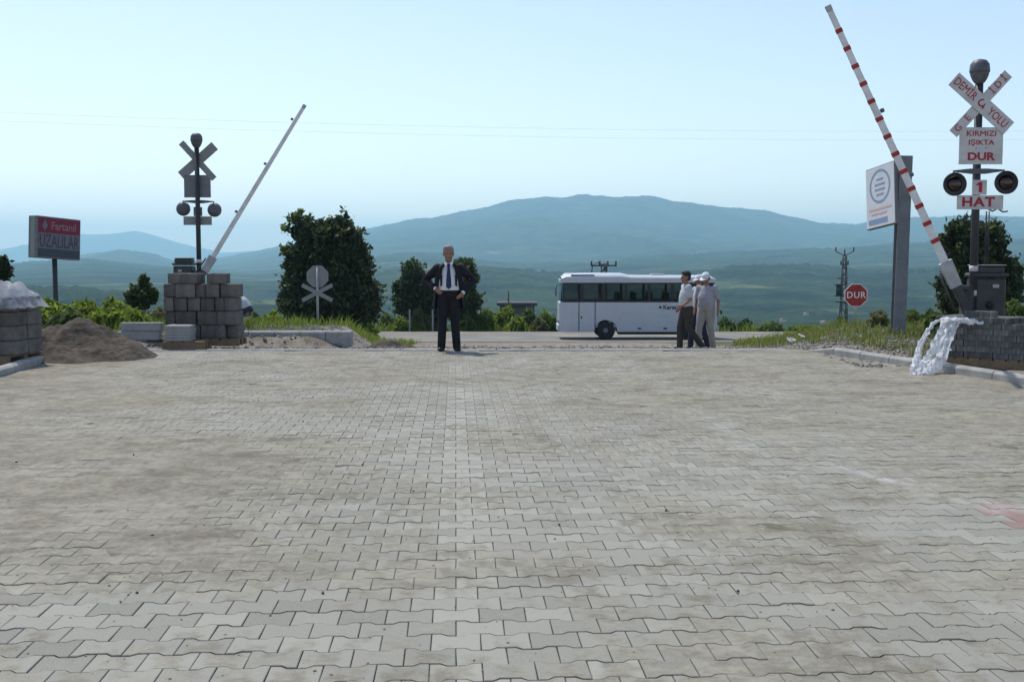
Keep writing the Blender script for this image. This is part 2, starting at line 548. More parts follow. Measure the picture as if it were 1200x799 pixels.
MT = dict(
    paver=make_paver_mat(), dust=make_dust_mat(), ground=make_ground_mat(), hills=make_hill_mat(),
    film=make_plastic_mat(), wrap=make_wrap_mat(), glass=make_glass_mat(),
    concrete=mat('concrete', (.30, .305, .30), .9, .2, 5, .3, 80),
    concrete_dark=mat('weathered_concrete', (.125, .127, .122), .9, .28, 4, .35, 70, objvar=.3),
    kerb=mat('kerb_concrete', (.30, .298, .28), .9, .25, 4, .25, 90),
    block=mat('block_concrete', (.115, .107, .096), .92, .35, 5, .45, 60, objvar=.3),
    asphalt=mat('dusty_asphalt', (.155, .155, .148), .9, .18, .55, .3, 50, col2=(.245, .225, .185)),
    wood=mat('pallet_wood', (.20, .14, .085), .85, .3, 9, .3, 60),
    sand=mat('dark_sand', (.045, .037, .029), .97, .35, 3, 1.0, 18, col2=(.108, .09, .07)),
    sandlight=mat('dry_sand', (.26, .225, .18), .97, .3, 5, .9, 30),
    stone=mat('rubble_stone', (.25, .235, .21), .95, .4, 3, .4, 30),
    post=mat('dark_post_paint', (.035, .035, .04), .5, .3, 12, .15, 60),
    cabinet=mat('dark_cabinet_paint', (.05, .052, .052), .55, .3, 7, .2, 40),
    white=mat('white_sign_paint', (.52, .52, .52), .5, .16, 5, .03, 50),
    whitearm=mat('white_arm_paint', (.66, .66, .66), .45, .18, 5, .03, 50),
    grey=mat('galvanised_steel', (.36, .37, .38), .5, .18, 10, .05, 50, metal=.35),
    greyplain=mat('grey_sign_back', (.25, .26, .262), .55, .12, 6, .05, 50),
    greydark=mat('dark_sign_back', (.16, .17, .185), .55, .2, 6, .05, 50),
    bell=mat('bell_paint', (.10, .105, .12), .5, .25, 12, .1, 60),
    steelpole=mat('billboard_pole_steel', (.16, .175, .19), .55, .25, 5, .1, 50),
    red=mat('red_sign_paint', (.34, .03, .024), .5, .3, 7, .03, 50),
    redtext=mat('red_lettering', (.36, .022, .04), .5, .35, 14, 0, 50),
    whitetext=mat('white_lettering', (.74, .73, .72), .5, .06, 20, 0, 50),
    boardshaded=mat('shaded_billboard_face', (.165, .145, .18), .5, .12, 5, .02, 30),  # white board face, its shade mixed into the colour
    paledull=mat('muted_pink_print', (.33, .17, .19), .5, .1, 20, 0, 50),  # muted pink for the upper word
    bluetext=mat('blue_print', (.22, .31, .46), .5, .1, 20, 0, 50),
    palered=mat('pale_red_print', (.62, .42, .40), .5, .1, 20, 0, 50),
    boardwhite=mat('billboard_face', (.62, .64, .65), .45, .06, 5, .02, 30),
    maroon=mat('maroon_print', (.20, .012, .04), .5, .15, 8, .02, 30),
    navy=mat('navy_print', (.05, .06, .085), .5, .2, 8, .02, 30),
    lens=mat('dark_red_lens', (.022, .007, .007), .2, .3, 30, .1, 90, spec=.6),
    black=mat('black_rubber', (.018, .018, .02), .7, .3, 10, .2, 50),
    buswhite=mat('bus_paint', (.47, .50, .53), .3, .05, 3, .01, 30, spec=.5),
    busgrey=mat('bus_roof_paint', (.42, .45, .48), .4, .08, 3, .01, 30),
    busdark=mat('bus_trim', (.02, .021, .025), .4, .2, 6, .03, 30),
    seat=mat('seat_fabric', (.035, .035, .05), .9, .3, 12, .1, 60),
    skin=mat('skin', (.27, .145, .10), .55, .1, 20, .03, 90),
    eye=mat('eye_dark', (.03, .022, .02), .3, .1, 30, 0, 50),
    lip=mat('lip', (.27, .11, .09), .5, .1, 30, 0, 50),
    suit=mat('suit_cloth', (.012, .012, .017), .75, .3, 15, .9, 11, spec=.2),
    shirt=mat('white_shirt_cloth', (.70, .71, .74), .85, .06, 10, .9, 11, spec=.2),
    shirtblue=mat('pale_blue_shirt_cloth', (.44, .47, .50), .85, .06, 10, .9, 11, spec=.2),
    shirtgrey=mat('lilac_grey_shirt_cloth', (.34, .33, .365), .85, .07, 10, .9, 11, spec=.2),
    tie=mat('navy_tie', (.018, .026, .085), .6, .2, 40, .05, 90),
    beige=mat('beige_trouser_cloth', (.33, .315, .28), .9, .08, 10, .9, 11, spec=.2),
    darkbrown=mat('dark_trouser_cloth', (.05, .043, .038), .9, .2, 10, .9, 11, spec=.2),
    darkblue=mat('dark_blue_trouser_cloth', (.03, .035, .055), .9, .2, 10, .9, 11, spec=.2),
    shoe=mat('black_shoe_leather', (.015, .014, .014), .4, .2, 20, .05, 60),
    hairgrey=mat('grey_hair', (.22, .21, .20), .7, .3, 60, .4, 200),
    hairdark=mat('dark_hair', (.02, .017, .015), .7, .3, 60, .4, 200),
    cap=mat('white_cap_cloth', (.68, .69, .71), .85, .06, 20, .1, 60, spec=.08),
    bark=mat('bark', (.09, .07, .055), .95, .35, 10, .6, 30),
    housewall=mat('plaster', (.38, .37, .34), .9, .1, 1, .1, 10),
    roofgrey=mat('flat_roof', (.07, .072, .08), .9, .2, 2, .1, 10),
    rooftile=mat('roof_tile', (.30, .14, .09), .9, .2, 2, .1, 10),
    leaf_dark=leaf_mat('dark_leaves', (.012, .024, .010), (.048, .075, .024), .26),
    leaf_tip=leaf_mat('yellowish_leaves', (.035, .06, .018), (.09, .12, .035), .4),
    leaf_mid=leaf_mat('mid_leaves', (.038, .07, .018), (.10, .15, .038), .45),
    leaf_bright=leaf_mat('bright_leaves', (.065, .115, .014), (.155, .22, .032), .5),
    leaf_dry=leaf_mat('olive_leaves', (.06, .075, .03), (.15, .15, .06), .4),
    grass_green=leaf_mat('green_grass', (.06, .105, .014), (.14, .19, .032), .5),
    grass_mix=leaf_mat('olive_grass', (.06, .085, .016), (.19, .195, .06), .45),
    grass_dry=leaf_mat('dry_grass', (.075, .085, .022), (.24, .215, .085), .45),
)

# ================================================================== SETTING
# ---- near ground
gx = np.concatenate([np.linspace(-75, -16, 60, endpoint=False), np.linspace(-16, 16, 161), np.linspace(16.5, 75, 60)])
gy = np.concatenate([np.linspace(-30, 2, 17, endpoint=False), np.linspace(2, 62, 241)])
X, Y = np.meshgrid(gx, gy)
Z = gzv(X, Y)
onpave = ((X > KL(Y) - .02) & (X < KR(Y) + .05) & (Y < 19.2))
Z = np.where(onpave, -0.06, Z)
Z = np.where((Y > 44.5) & (Y < 57.5), np.minimum(Z, np.interp(Y, PY, PZ)) - .05, Z)
Z += np.where(onpave | (Y > 44), 0, .03 * (fbm(X * 1.7, Y * 1.7, 3, 9) - .5))
fr = sstep(.5, 2.2, X - KR(np.minimum(Y, 19.2))) * .8
fl = sstep(.4, 1.6, -X - np.interp(Y, [19.5, 21.5, 24, 40], [7.4, 3.2, 3.2, 4.8]))
gr = np.maximum(fr, fl)
gr = np.where(Y > 57, 1, gr) * np.where(onpave, 0, 1)
gr = np.clip(gr * (.6 + .9 * fbm(X * .5, Y * .5, 3, 3)), 0, 1)
A = np.stack([gr, gr * 0, gr * 0, gr * 0 + 1], -1).reshape(-1, 4)
me = np_mesh('ground', np.stack([X, Y, Z], -1).reshape(-1, 3), grid_faces(len(gx), len(gy)), True, {'info': A})
tag(link('ground', me, MT['ground']), kind='structure')

# ---- hills and valley
RIDGES = [
    # distance, front length, back length, spur roughness, [(px, height in px above eye level)]
    (1100, 300, 350, .5, [(-900, -20), (0, -28), (60, -31), (130, -36), (250, -44), (420, -62), (700, -75), (2200, -75)]),
    (1900, 1000, 500, .6, [(-900, -30), (0, -40), (330, -36), (430, -16), (520, -6), (600, -9), (700, -20), (790, -16), (870, -6), (940, -3), (1010, -12), (1100, -6), (1200, 0), (2200, 0)]),
    (3400, 1700, 700, .6, [(-900, -4), (0, -5), (60, 0), (110, 2), (150, -3), (205, -8), (300, -14), (400, -2), (440, 5), (480, 10), (520, 8), (560, 1), (620, -4), (700, 1), (800, 8), (900, 13), (1000, 16), (1100, 22), (1200, 25), (2200, 26)]),
    (5000, 1100, 700, .5, [(-900, -4), (0, -5), (60, 0), (108, 8), (141, 13), (180, 8), (204, 0), (300, -10), (2200, -10)]),
    (6500, 3600, 1200, .72, [(-900, -10), (200, -5), (250, 2), (320, 15), (420, 35), (460, 43), (500, 50), (545, 58.5), (580, 64), (620, 74), (640, 76), (680, 75), (730, 77), (760, 76), (800, 69), (850, 61), (900, 55), (950, 47), (1000, 43), (1020, 47), (1060, 49), (1100, 50), (1150, 53), (1200, 52), (1400, 40), (2200, 20)]),
    (11000, 2500, 1500, .3, [(-900, 5), (0, 12), (40, 20), (90, 29.5), (120, 32), (162, 34), (186, 28), (228, 16), (260, 9), (320, 12), (2200, 10)]),
]
tt = np.concatenate([np.linspace(-.75, -.5, 60, endpoint=False), np.linspace(-.5, .5, 760), np.linspace(.502, .75, 60)])
yy = np.exp(np.linspace(math.log(57.8), math.log(13200), 330))
for D in (r[0] for r in RIDGES):                       # a grid row on every crest
    yy[np.argmin(abs(yy - D))] = D
T, Y = np.meshgrid(tt, yy)
X = T * Y
pxs = 600 + FPX * T
Z = np.interp(Y, PY, PZ) - .25 * (Y < 75)
Z = Z + np.where(Y > 120, 6 * (fbm(X * .006, Y * .006, 4, 21) - .5) * sstep(120, 500, Y), 0)
for k, (D, lf, lb, rough, prof) in enumerate(RIDGES):
    e = np.interp(pxs, [p[0] for p in prof], [p[1] for p in prof])
    top = EYE + e / FPX * D
    base = np.interp(np.full_like(Y, D), PY, PZ)
    w = np.where(Y < D, sstep(D - lf, D, Y) * .45 + .55 * np.clip(1 - (D - Y) / lf, 0, 1) ** 1.25, 1 - sstep(D, D + lb, Y))
    hgt = np.maximum(top - base, 0)
    spur = 1 - np.abs(2 * fbm(X * 9.5 / D + 3 * k + 1.5 * Y / D, Y * 3.2 / D, 5, 40 + k) - 1) * 2.0
    z = base + hgt * w * (1 - rough * (1 - w) * (1 - spur)) 
    z += (fbm(X * 30 / D, Y * 12 / D, 4, 60 + k) - .55) * hgt * .13 * w
    z += (vnoise(X / 9, Y / 25, 80 + k) - .5) * np.where(D < 2500, 7, 5) * sstep(0.2, .9, w) * np.clip(hgt / 20, 0, 1)
    Z = np.where(w > .0005, np.maximum(Z, z), Z)
HILL_TOP = float(Z.max())
me = np_mesh('hills', np.stack([X, Y, Z], -1).reshape(-1, 3), grid_faces(len(tt), len(yy)), True)
tag(link('hills', me, MT['hills']), kind='structure')
_hx, _hy, _hz = tt, yy, Z


def hill_z(x, y):
    i = int(np.clip(np.searchsorted(_hx, x / y), 1, len(_hx) - 1)); j = int(np.clip(np.searchsorted(_hy, y), 1, len(_hy) - 1))
    return float(_hz[j - 1:j + 1, i - 1:i + 1].mean())


# ---- haze: the air between here and the mountains
hz = MB()
hz.box((0, 6600, (HILL_TOP + 25 - 75) / 2), (22000, 13500, HILL_TOP + 25 + 75))
hm = bpy.data.materials.new('haze_air'); hm.use_nodes = True
hm.node_tree.nodes.clear()
pv = hm.node_tree.nodes.new('ShaderNodeVolumePrincipled')
pv.inputs['Color'].default_value = (*HAZE_COLOR, 1)
pv.inputs['Density'].default_value = HAZE_DENSITY
pv.inputs['Anisotropy'].default_value = 0.25
mo = hm.node_tree.nodes.new('ShaderNodeOutputMaterial')
hm.node_tree.links.new(pv.outputs[0], mo.inputs['Volume'])
tag(hz.build('haze', hm), 'pale blue summer haze over the valley and mountains', 'haze', kind='stuff')

# ---- road behind the crossing
rx = np.linspace(-70, 70, 80); ry = np.linspace(44.8, 57.2, 14)
X, Y = np.meshgrid(rx, ry)
Y = Y + np.where(Y < 46, .9 * (fbm(X * .6, Y * 0, 3, 55) - .5), 0)
me = np_mesh('road', np.stack([X, Y, np.interp(Y, PY, PZ) + .01], -1).reshape(-1, 3), grid_faces(80, 14), True)
tag(link('road', me, MT['asphalt']), kind='structure')

# ---- paving: interlocking bone-shaped pavers with drifted sand
def seg_dist(x, y, a, b):
    a = np.array(a); b = np.array(b); d = b - a
    t = np.clip(((x - a[0]) * d[0] + (y - a[1]) * d[1]) / (d @ d), 0, 1)
    return np.hypot(x - a[0] - t * d[0], y - a[1] - t * d[1])


DUST_BLOBS = [(-3.2, 7.6, 2.3, 1.7, .75), (-1.95, 6.0, .75, .45, .6), (-4.6, 10, 2.6, 3, .55), (-5, 14, 3.5, 4, .5), (4.6, 13, 2.2, 4, .5),
              (-.30, 4.15, .13, .45, .5), (-.62, 4.9, .2, .22, .4), (.45, 5.4, .3, .3, .45), (-.5, 7.3, .5, .6, .45), (1.0, 6.4, .5, .35, .4),
              (3.9, 9.5, 1.6, 2.0, .45), (1.7, 12.5, 2.2, 2.2, .3), (0.2, 16.5, 6, 2.6, .4), (-1.3, 4.2, .25, .15, .4), (2.2, 4.9, .5, .3, .3),
              (2.9, 5.3, .6, .4, .3), (-.1, 9.6, .5, .8, .3), (-1.5, 9.0, .7, .7, .35)]
CLEAN_BLOBS = [(3.1, 6.5, .7, .6, .7), (-.6, 10.5, .8, 3.2, .45), (.6, 8.2, 1.2, 2.4, .35), (1.2, 5.2, 1.6, 1.2, .25), (-.9, 6.3, .8, .9, .3), (-1.5, 4.6, 1.8, .7, .35), (-1.2, 12.0, 1.3, 2.2, .25), (1.0, 9.8, .9, 1.2, .25)]
POWDER = [((1.75, 10.4), (2.25, 8.8), .10, .42), ((2.25, 8.8), (2.95, 6.55), .13, .5), ((2.3, 11.4), (4.2, 8.1), .2, .42), ((2.65, 7.0), (3.4, 6.6), .25, .45)]


def arc(cx_, cy_, r_, a0, a1, n_=9):
    return [(cx_ + r_ * math.cos(R(a0 + (a1 - a0) * i / (n_ - 1))), cy_ + r_ * math.sin(R(a0 + (a1 - a0) * i / (n_ - 1)))) for i in range(n_)]


TRACKS = [(arc(-9, 19, 11, -80, -10), .11, .30), (arc(-9, 19, 9.4, -80, -10), .11, .30), (arc(8.5, 20, 9.5, 185, 262), .10, .28), (arc(8.5, 20, 11.0, 185, 262), .10, .28),
          (arc(-7, 22, 11.5, -85, -25), .12, .22), ([(.7, 2), (.5, 8), (.1, 19)], .13, .15), ([(2.2, 2), (2.0, 8), (1.7, 19)], .13, .15)]


def dust_field(x, y):
    d = .47 + .07 * sstep(6.5, 14, y) + 1.5 * (fbm(x * .8 + .3 * y, y * 1.1, 6, 2) - .5) + .45 * (fbm(x * 4, y * 5, 4, 7) - .5)
    for bx, by, sx_, sy_, k in DUST_BLOBS:
        d = d + .45 * k * np.exp(-((x - bx) / sx_) ** 2 - ((y - by) / sy_) ** 2)
    for bx, by, sx_, sy_, k in CLEAN_BLOBS:
        d = d - .6 * k * np.exp(-((x - bx) / sx_) ** 2 - ((y - by) / sy_) ** 2)
    for pts, w, k in TRACKS:
        dd = np.minimum.reduce([seg_dist(x, y, pts[i], pts[i + 1]) for i in range(len(pts) - 1)])
        dd = dd + .10 * (fbm(x * 2.5, y * 2.5, 3, 77) - .5)
        d = d + k * (-np.exp(-(dd / w) ** 2) + .7 * np.exp(-((dd - 1.7 * w) / (.5 * w)) ** 2))
    d = d + .5 * sstep(.9, 0, KR(y) - x) + .6 * sstep(1.2, 0, x - KL(y))
    return np.clip(d, 0, 1.2)


def powder_field(x, y):
    p = 0
    for a, b, w, k in POWDER:
        p = np.maximum(p, k * np.exp(-(seg_dist(x, y, a, b) / w) ** 2) * (.3 + 1.5 * fbm(x * 2.2, y * 2.2, 4, 31)))
    return np.clip(p, 0, 1)


px_, pp_ = .200, .165
xs_ = [.0979, .064, .038, -.038, -.064, -.0979]
amp = .0125
top_edge = [(x, .0801 + (amp if abs(x) > .05 else -amp)) for x in xs_]            # right to left
outl = np.array(top_edge + [(x, -y) for x, y in reversed(top_edge)])             # 12 points
nO = len(outl)
inn = outl - np.sign(outl) * np.array([.003, .003])
ROT = R(2.9)
cr, sr = math.cos(ROT), math.sin(ROT)
rows = np.arange(0, 112); cols = np.arange(-62, 63)
CC, RR = np.meshgrid(cols, rows)
u = (CC + .5 * (RR % 2)) * px_; v = RR * pp_
cx = (u * cr - v * sr).ravel(); cy = (u * sr + v * cr + 1.9).ravel()
keep = (cx > KL(cy) + .12) & (cx < KR(cy) - .12) & (cy < 18.72) & (np.abs(cx) < .5 * cy + 3.0)
cx, cy = cx[keep], cy[keep]
n = len(cx)
dz = NP.normal(0, .0011, n); tx = NP.normal(0, .008, n); ty = NP.normal(0, .008, n)
tone = np.clip(NP.normal(.45, .24, n), 0, 1)
tone = np.clip(tone + .25 * (fbm(cx * .8, cy * .8, 3, 71) - .5), 0, 1)
pale = np.abs(cx + .17 + .048 * (cy - 4)) < .12
tone = np.where(pale, np.clip(tone + .55, 0, 1.25), tone)
red = ((cx > 2.90 + .02 * NP.normal(size=n)) & (cy > 5.95) & (cy < 6.85) & ((cx - 2.7) > (cy - 6.0) * .12)).astype(float)
th = NP.normal(0, .008, n)
ring = np.concatenate([np.c_[inn, np.zeros(nO)], np.c_[outl, np.full(nO, -.0025)], np.c_[outl, np.full(nO, -.035)]])   # 36 verts
lx = ring[:, 0][None] * np.cos(th)[:, None] - ring[:, 1][None] * np.sin(th)[:, None]
ly = ring[:, 0][None] * np.sin(th)[:, None] + ring[:, 1][None] * np.cos(th)[:, None]
wz = ring[:, 2][None] + dz[:, None] + lx * tx[:, None] + ly * ty[:, None]
wx = cx[:, None] + lx * cr - ly * sr
wy = cy[:, None] + lx * sr + ly * cr
V = np.stack([wx, wy, wz], -1).reshape(-1, 3)
quads = []
for r_ in range(2):
    for k in range(nO):
        k2 = (k + 1) % nO
        quads.append((r_ * nO + k, (r_ + 1) * nO + k, (r_ + 1) * nO + k2, r_ * nO + k2))
# the top: a strip of quads between the upper and the lower long edge (0..5 upper, 6..11 lower)
for k in range(5):
    quads.append((k, k + 1, 10 - k, 11 - k))
F = (np.array(quads)[None] + (np.arange(n) * len(ring))[:, None, None]).reshape(-1, 4)
dst = dust_field(V[:, 0], V[:, 1])
rnd = np.repeat(NP.random(n), len(ring))
rl = np.tile(ring, (n, 1))
loc_at = np.stack([np.abs(rl[:, 0]) / .0988, np.abs(rl[:, 1]) / .093, rnd, rnd * 0 + 1], -1)
info = np.stack([np.repeat(tone, len(ring)), dst, np.repeat(red, len(ring)), powder_field(V[:, 0], V[:, 1])], -1)
tag(link('paving', np_mesh('paving', V, F, False, {'info': info, 'loc': loc_at}), MT['paver']), kind='structure')

nx, ny = 520, 500
X, Y = np.meshgrid(np.linspace(-1, 1, nx), np.linspace(2.0, 18.85, ny))
X = X * np.minimum(.5 * Y + 3.2, 8.3)
X = np.clip(X, KL(Y) + .02, KR(Y) + .03)
d = dust_field(X, Y)
Z = -.0085 + .0070 * sstep(.32, .85, d) + .0045 * sstep(.86, 1.15, d) + .0022 * (fbm(X * 9, Y * 9, 3, 12) - .5) * sstep(.5, .9, d)
Z += .012 * sstep(.35, 0, KR(Y) - X) + .02 * sstep(.5, 0, X - KL(Y))
info = np.stack([d * 0, d, d * 0, powder_field(X, Y)], -1).reshape(-1, 4)
me = np_mesh('sand_bed', np.stack([X, Y, Z], -1).reshape(-1, 3), grid_faces(nx, ny), True, {'info': info})
tag(link('sand_bed', me, MT['dust']), kind='structure')


# (grit is built further down)
# ---- kerbs: laid stones with open joints, in one run each
def kerb_run(name, pts, w, h, stone=.8, ramp_end=False, base=0.0, m='kerb'):
    mb = MB()
    pts = [Vector((p[0], p[1], 0)) for p in pts]
    segs = [(pts[i], pts[i + 1]) for i in range(len(pts) - 1)]
    total = sum((b - a).length for a, b in segs)

    def at(s):
        for a, b in segs:
            l = (b - a).length
            if s <= l or (a, b) == segs[-1]: return a + (b - a) * (s / l)
            s -= l
    k = max(1, round(total / stone))
    for i in range(k):
        a, b = at(total * i / k), at(total * (i + 1) / k)
        d = (b - a); L = d.length - .012; d.normalize()
        c = (a + b) / 2
        nrm = Vector((-d.y, d.x, 0))
        h0 = h * (.25 if (ramp_end and i == k - 1) else 1)
        jz = random.uniform(-.006, .006)
        poly = [(-w / 2, -.15), (w / 2, -.15), (w / 2, h - .03), (w / 2 - .03, h), (-w / 2 + .03, h), (-w / 2, h - .03)]
        vs = []
        for s_, hh in ((-L / 2, h), (L / 2, h0)):
            for (o_, z_) in poly:
                zz = z_ if z_ < 0 else z_ * hh / h
                vs.append(c + d * s_ + nrm * o_ + Vector((0, 0, base + zz + jz)))
        fs = [list(range(6)), list(range(6, 12))] + [(q, (q + 1) % 6, 6 + (q + 1) % 6, 6 + q) for q in range(6)]
        mb.add(vs, fs)
    o = mb.build(name, MT[m], bevel=.006)
    return tag(o, kind='structure')


kerb_run('kerb', [(KR(y) + .09, y) for y in (5, 8, 10, 12, 13.5, 14.7, 15.9, 17.2, 18.5)], .16, .13, .75, True)
kerb_run('kerb', [(KL(y) - .09, y) for y in (6, 9, 12, 14.4, 15.4, 16.4)], .16, .13, .75)
kerb_run('kerb', [(-5.6, 21.5), (-4.4, 21.55), (-3.1, 21.5)], .25, .165, .55, base=.0, m='concrete')
eg = MB()
for i in range(14):
    x0 = -6.9 + i * .83
    if x0 + .83 > 4.9: break
    eg.box((x0 + .415, 18.98 + random.uniform(-.02, .02), -.10), (.82, .20, .215), ch=.01)
tag(eg.build('paving_edge', MT['kerb']), kind='structure')

# ---- rubble on the unpaved strip
def rubble(n, fx, fy, smin, smax, seed, zoff=0):
    rg = np.random.default_rng(seed)
    ico = MB(); ico.ellipsoid((0, 0, 0), (1, 1, 1), 6, 4)
    tv = np.array([tuple(v) for v in ico.v]); tf = np.array(ico.f)
    x = fx(rg, n); y = fy(rg, n)
    s = rg.uniform(smin, smax, n) * rg.uniform(.4, 1, n)
    sc = s[:, None] * rg.uniform(.6, 1.3, (n, 3)) * np.array([1, 1, .6])
    V = tv[None] * sc[:, None, :] * (1 + rg.normal(0, .16, (n, len(tv), 1)))
    a = rg.uniform(0, 6.28, n)
    ca, sa = np.cos(a)[:, None], np.sin(a)[:, None]
    Vx = V[..., 0] * ca - V[..., 1] * sa + x[:, None]; Vy = V[..., 0] * sa + V[..., 1] * ca + y[:, None]
    Vz = V[..., 2] + (gzv(x, y) + zoff + s * .2)[:, None]
    return np.stack([Vx, Vy, Vz], -1).reshape(-1, 3), (tf[None] + (np.arange(n) * len(tv))[:, None, None]).reshape(-1, 4)


V, F = rubble(5200, lambda g, n: g.uniform(-7, 8, n), lambda g, n: 19.2 + np.abs(g.normal(0, 5.5, n)), .015, .055, 3)
tag(link('rubble', np_mesh('rubble', V, F), MT['stone']), 'loose stones and rubble on the unpaved strip behind the paving', 'rubble', kind='stuff')
V, F = rubble(6000, lambda g, n: g.uniform(-7, 6, n), lambda g, n: 3.2 + 15.5 * g.random(n) ** 1.6, .003, .0085, 14)
V[:, 2] -= .001
tag(link('grit', np_mesh('grit', V, F), MT['stone']), 'fine grit and crumbs scattered over the paving', 'grit', kind='stuff')
V, F = rubble(1300, lambda g, n: 5.0 + np.abs(g.normal(0, 1.6, n)), lambda g, n: g.uniform(15.8, 22, n), .012, .055, 4)
tag(link('bank_rubble', np_mesh('bank_rubble', V, F), MT['stone']), 'grey stones and clods along the right bank behind the kerb', 'rubble', kind='stuff')


# ================================================================== VEGETATION
def leaf_cloud(blobs, n, leaf, seed, shell=.22, up=.0, aspect=.5):
    rg = np.random.default_rng(seed)
    B = np.array(blobs, float)
    wgt = (B[:, 3] * B[:, 5] + B[:, 3] * B[:, 4]); wgt /= wgt.sum()
    k = rg.choice(len(B), n, p=wgt)
    d = rg.normal(size=(n, 3)); d /= np.linalg.norm(d, axis=1)[:, None]
    r = 1 - np.abs(rg.normal(0, shell, n)); r = np.clip(r, .05, 1) + np.clip(rg.normal(0, .05, n), -.1, .1) + (rg.random(n) < .12) * rg.uniform(0, .30, n)
    # clumps: leaves gather round twig ends
    lump = 1 + .22 * np.sin(d[:, 0] * 7 + k) * np.sin(d[:, 1] * 6 + 2 * k) + .12 * np.sin(d[:, 2] * 11 + 3 * k)
    c = B[k, :3] + d * B[k, 3:6] * (r * lump)[:, None]
    a = rg.normal(size=(n, 3)); a[:, 2] -= .3; a /= np.linalg.norm(a, axis=1)[:, None]
    b = np.cross(a, rg.normal(size=(n, 3))); b /= np.linalg.norm(b, axis=1)[:, None]
    s = leaf * rg.uniform(.4, 1.6, n)[:, None]
    V = np.stack([c - a * s, c + b * s * aspect, c + a * s, c - b * s * aspect], 1).reshape(-1, 3)
    F = np.arange(n * 4).reshape(n, 4)
    return V, F


def px_blob(px, py, rpx, Y, rz=None, dy=0.0):
    """a foliage lobe: photo pixel centre and radius, at depth Y (+dy metres)"""
    p = P(px, py, Y + dy); r = rpx * Y / FPX
    return (p.x, p.y, p.z, r, r * .9, (rz or rpx) * Y / FPX)


def tree(name, label, blobs, n, leaf, m, seed, base, limbs=True, group=None, trunk_r=.12, m2=None, n2=0):
    b = Vector(base)
    t = thing(name, label, 'tree' if 'tree' in name else 'bush', b, group=group)
    rel = [(x - b.x, y - b.y, z - b.z, rx, ry, rz) for x, y, z, rx, ry, rz in blobs]
    V, F = leaf_cloud(rel, n, leaf, seed)
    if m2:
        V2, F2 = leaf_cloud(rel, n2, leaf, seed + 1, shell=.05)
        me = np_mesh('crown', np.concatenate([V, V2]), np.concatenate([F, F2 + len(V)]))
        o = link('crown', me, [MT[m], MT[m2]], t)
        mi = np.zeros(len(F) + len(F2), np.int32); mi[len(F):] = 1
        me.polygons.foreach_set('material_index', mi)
    else:
        link('crown', np_mesh('crown', V, F), MT[m], t)
    tr = MB()
    zt = max(z for _, _, z, *_ in rel)
    cxm = sum(q[0] for q in rel) / len(rel)
    tr.tube([(0, 0, -.2), (cxm * .3, .02, zt * .35), (cxm * .7, -.03, zt * .7)], [trunk_r, trunk_r * .75, trunk_r * .4], 9)
    for q in rel:
        tr.tube([(cxm * .3, .02, zt * .3), ((q[0] + cxm * .3) * .55, q[1] * .5, q[2] * .72), (q[0], q[1], q[2])], [trunk_r * .5, trunk_r * .3, trunk_r * .1], 6)
    tr.build('trunk', MT['bark'], t)
    return t


def base_at(px, Y):
    x = (px - 600) / FPX * Y
    z = gz(x, Y) if Y < 58 else hill_z(x, Y)
    return (x, Y, z)


# the big dark ivy-clad tree behind the round sign
Yt = 46
bl = [px_blob(372, 300, 30, Yt, 36), px_blob(402, 292, 24, Yt, 36), px_blob(362, 340, 28, Yt, 42), px_blob(404, 338, 34, Yt, 46), px_blob(385, 360, 46, Yt, 26),
      px_blob(425, 352, 22, Yt, 30), px_blob(344, 352, 16, Yt, 28), px_blob(355, 270, 13, Yt, 15), px_blob(398, 270, 14, Yt, 15), px_blob(418, 305, 16, Yt, 26), px_blob(377, 272, 15, Yt, 13), px_blob(346, 312, 14, Yt, 20)]
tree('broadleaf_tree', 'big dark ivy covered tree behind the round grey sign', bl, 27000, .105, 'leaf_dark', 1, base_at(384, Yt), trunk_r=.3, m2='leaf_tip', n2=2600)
t = bpy.context.scene.objects['broadleaf_tree']
# loose sprays at its upper left
bl = [px_blob(345, 256, 9, Yt, 7), px_blob(336, 268, 6, Yt, 6), px_blob(352, 250, 5, Yt, 5), px_blob(334, 292, 7, Yt, 6), px_blob(362, 256, 6, Yt, 6)]
b = t.location
V, F = leaf_cloud([(x - b.x, y - b.y, z - b.z, rx, ry, rz) for x, y, z, rx, ry, rz in bl], 330, .10, 5, .5)
link('crown_spray', np_mesh('crown_spray', V, F), MT['leaf_mid'], t)['kind'] = 'stuff'

Yt = 60
bl = [px_blob(484, 335, 16, Yt, 28), px_blob(484, 318, 9, Yt, 13), px_blob(476, 355, 15, Yt, 20), px_blob(495, 350, 17, Yt, 24), px_blob(466, 338, 6, Yt, 9), px_blob(505, 360, 14, Yt, 18)]
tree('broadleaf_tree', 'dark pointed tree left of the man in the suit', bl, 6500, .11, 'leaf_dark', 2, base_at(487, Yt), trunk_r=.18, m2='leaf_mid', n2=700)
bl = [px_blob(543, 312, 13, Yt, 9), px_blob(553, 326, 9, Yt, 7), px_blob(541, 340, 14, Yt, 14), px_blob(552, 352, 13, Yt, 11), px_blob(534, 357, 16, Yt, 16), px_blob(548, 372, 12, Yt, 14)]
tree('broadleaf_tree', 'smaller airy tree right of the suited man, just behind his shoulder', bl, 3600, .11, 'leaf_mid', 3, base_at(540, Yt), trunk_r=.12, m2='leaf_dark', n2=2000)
Yt = 34
bl = [px_blob(1140, 300, 30, Yt, 38), px_blob(1130, 275, 20, Yt, 18), px_blob(1158, 285, 20, Yt, 24), px_blob(1150, 325, 36, Yt, 34), px_blob(1178, 318, 18, Yt, 16), px_blob(1112, 332, 14, Yt, 12),
      px_blob(1120, 352, 20, Yt, 18), px_blob(1160, 350, 32, Yt, 22), px_blob(1108, 282, 9, Yt, 7), px_blob(1187, 338, 11, Yt, 9)]
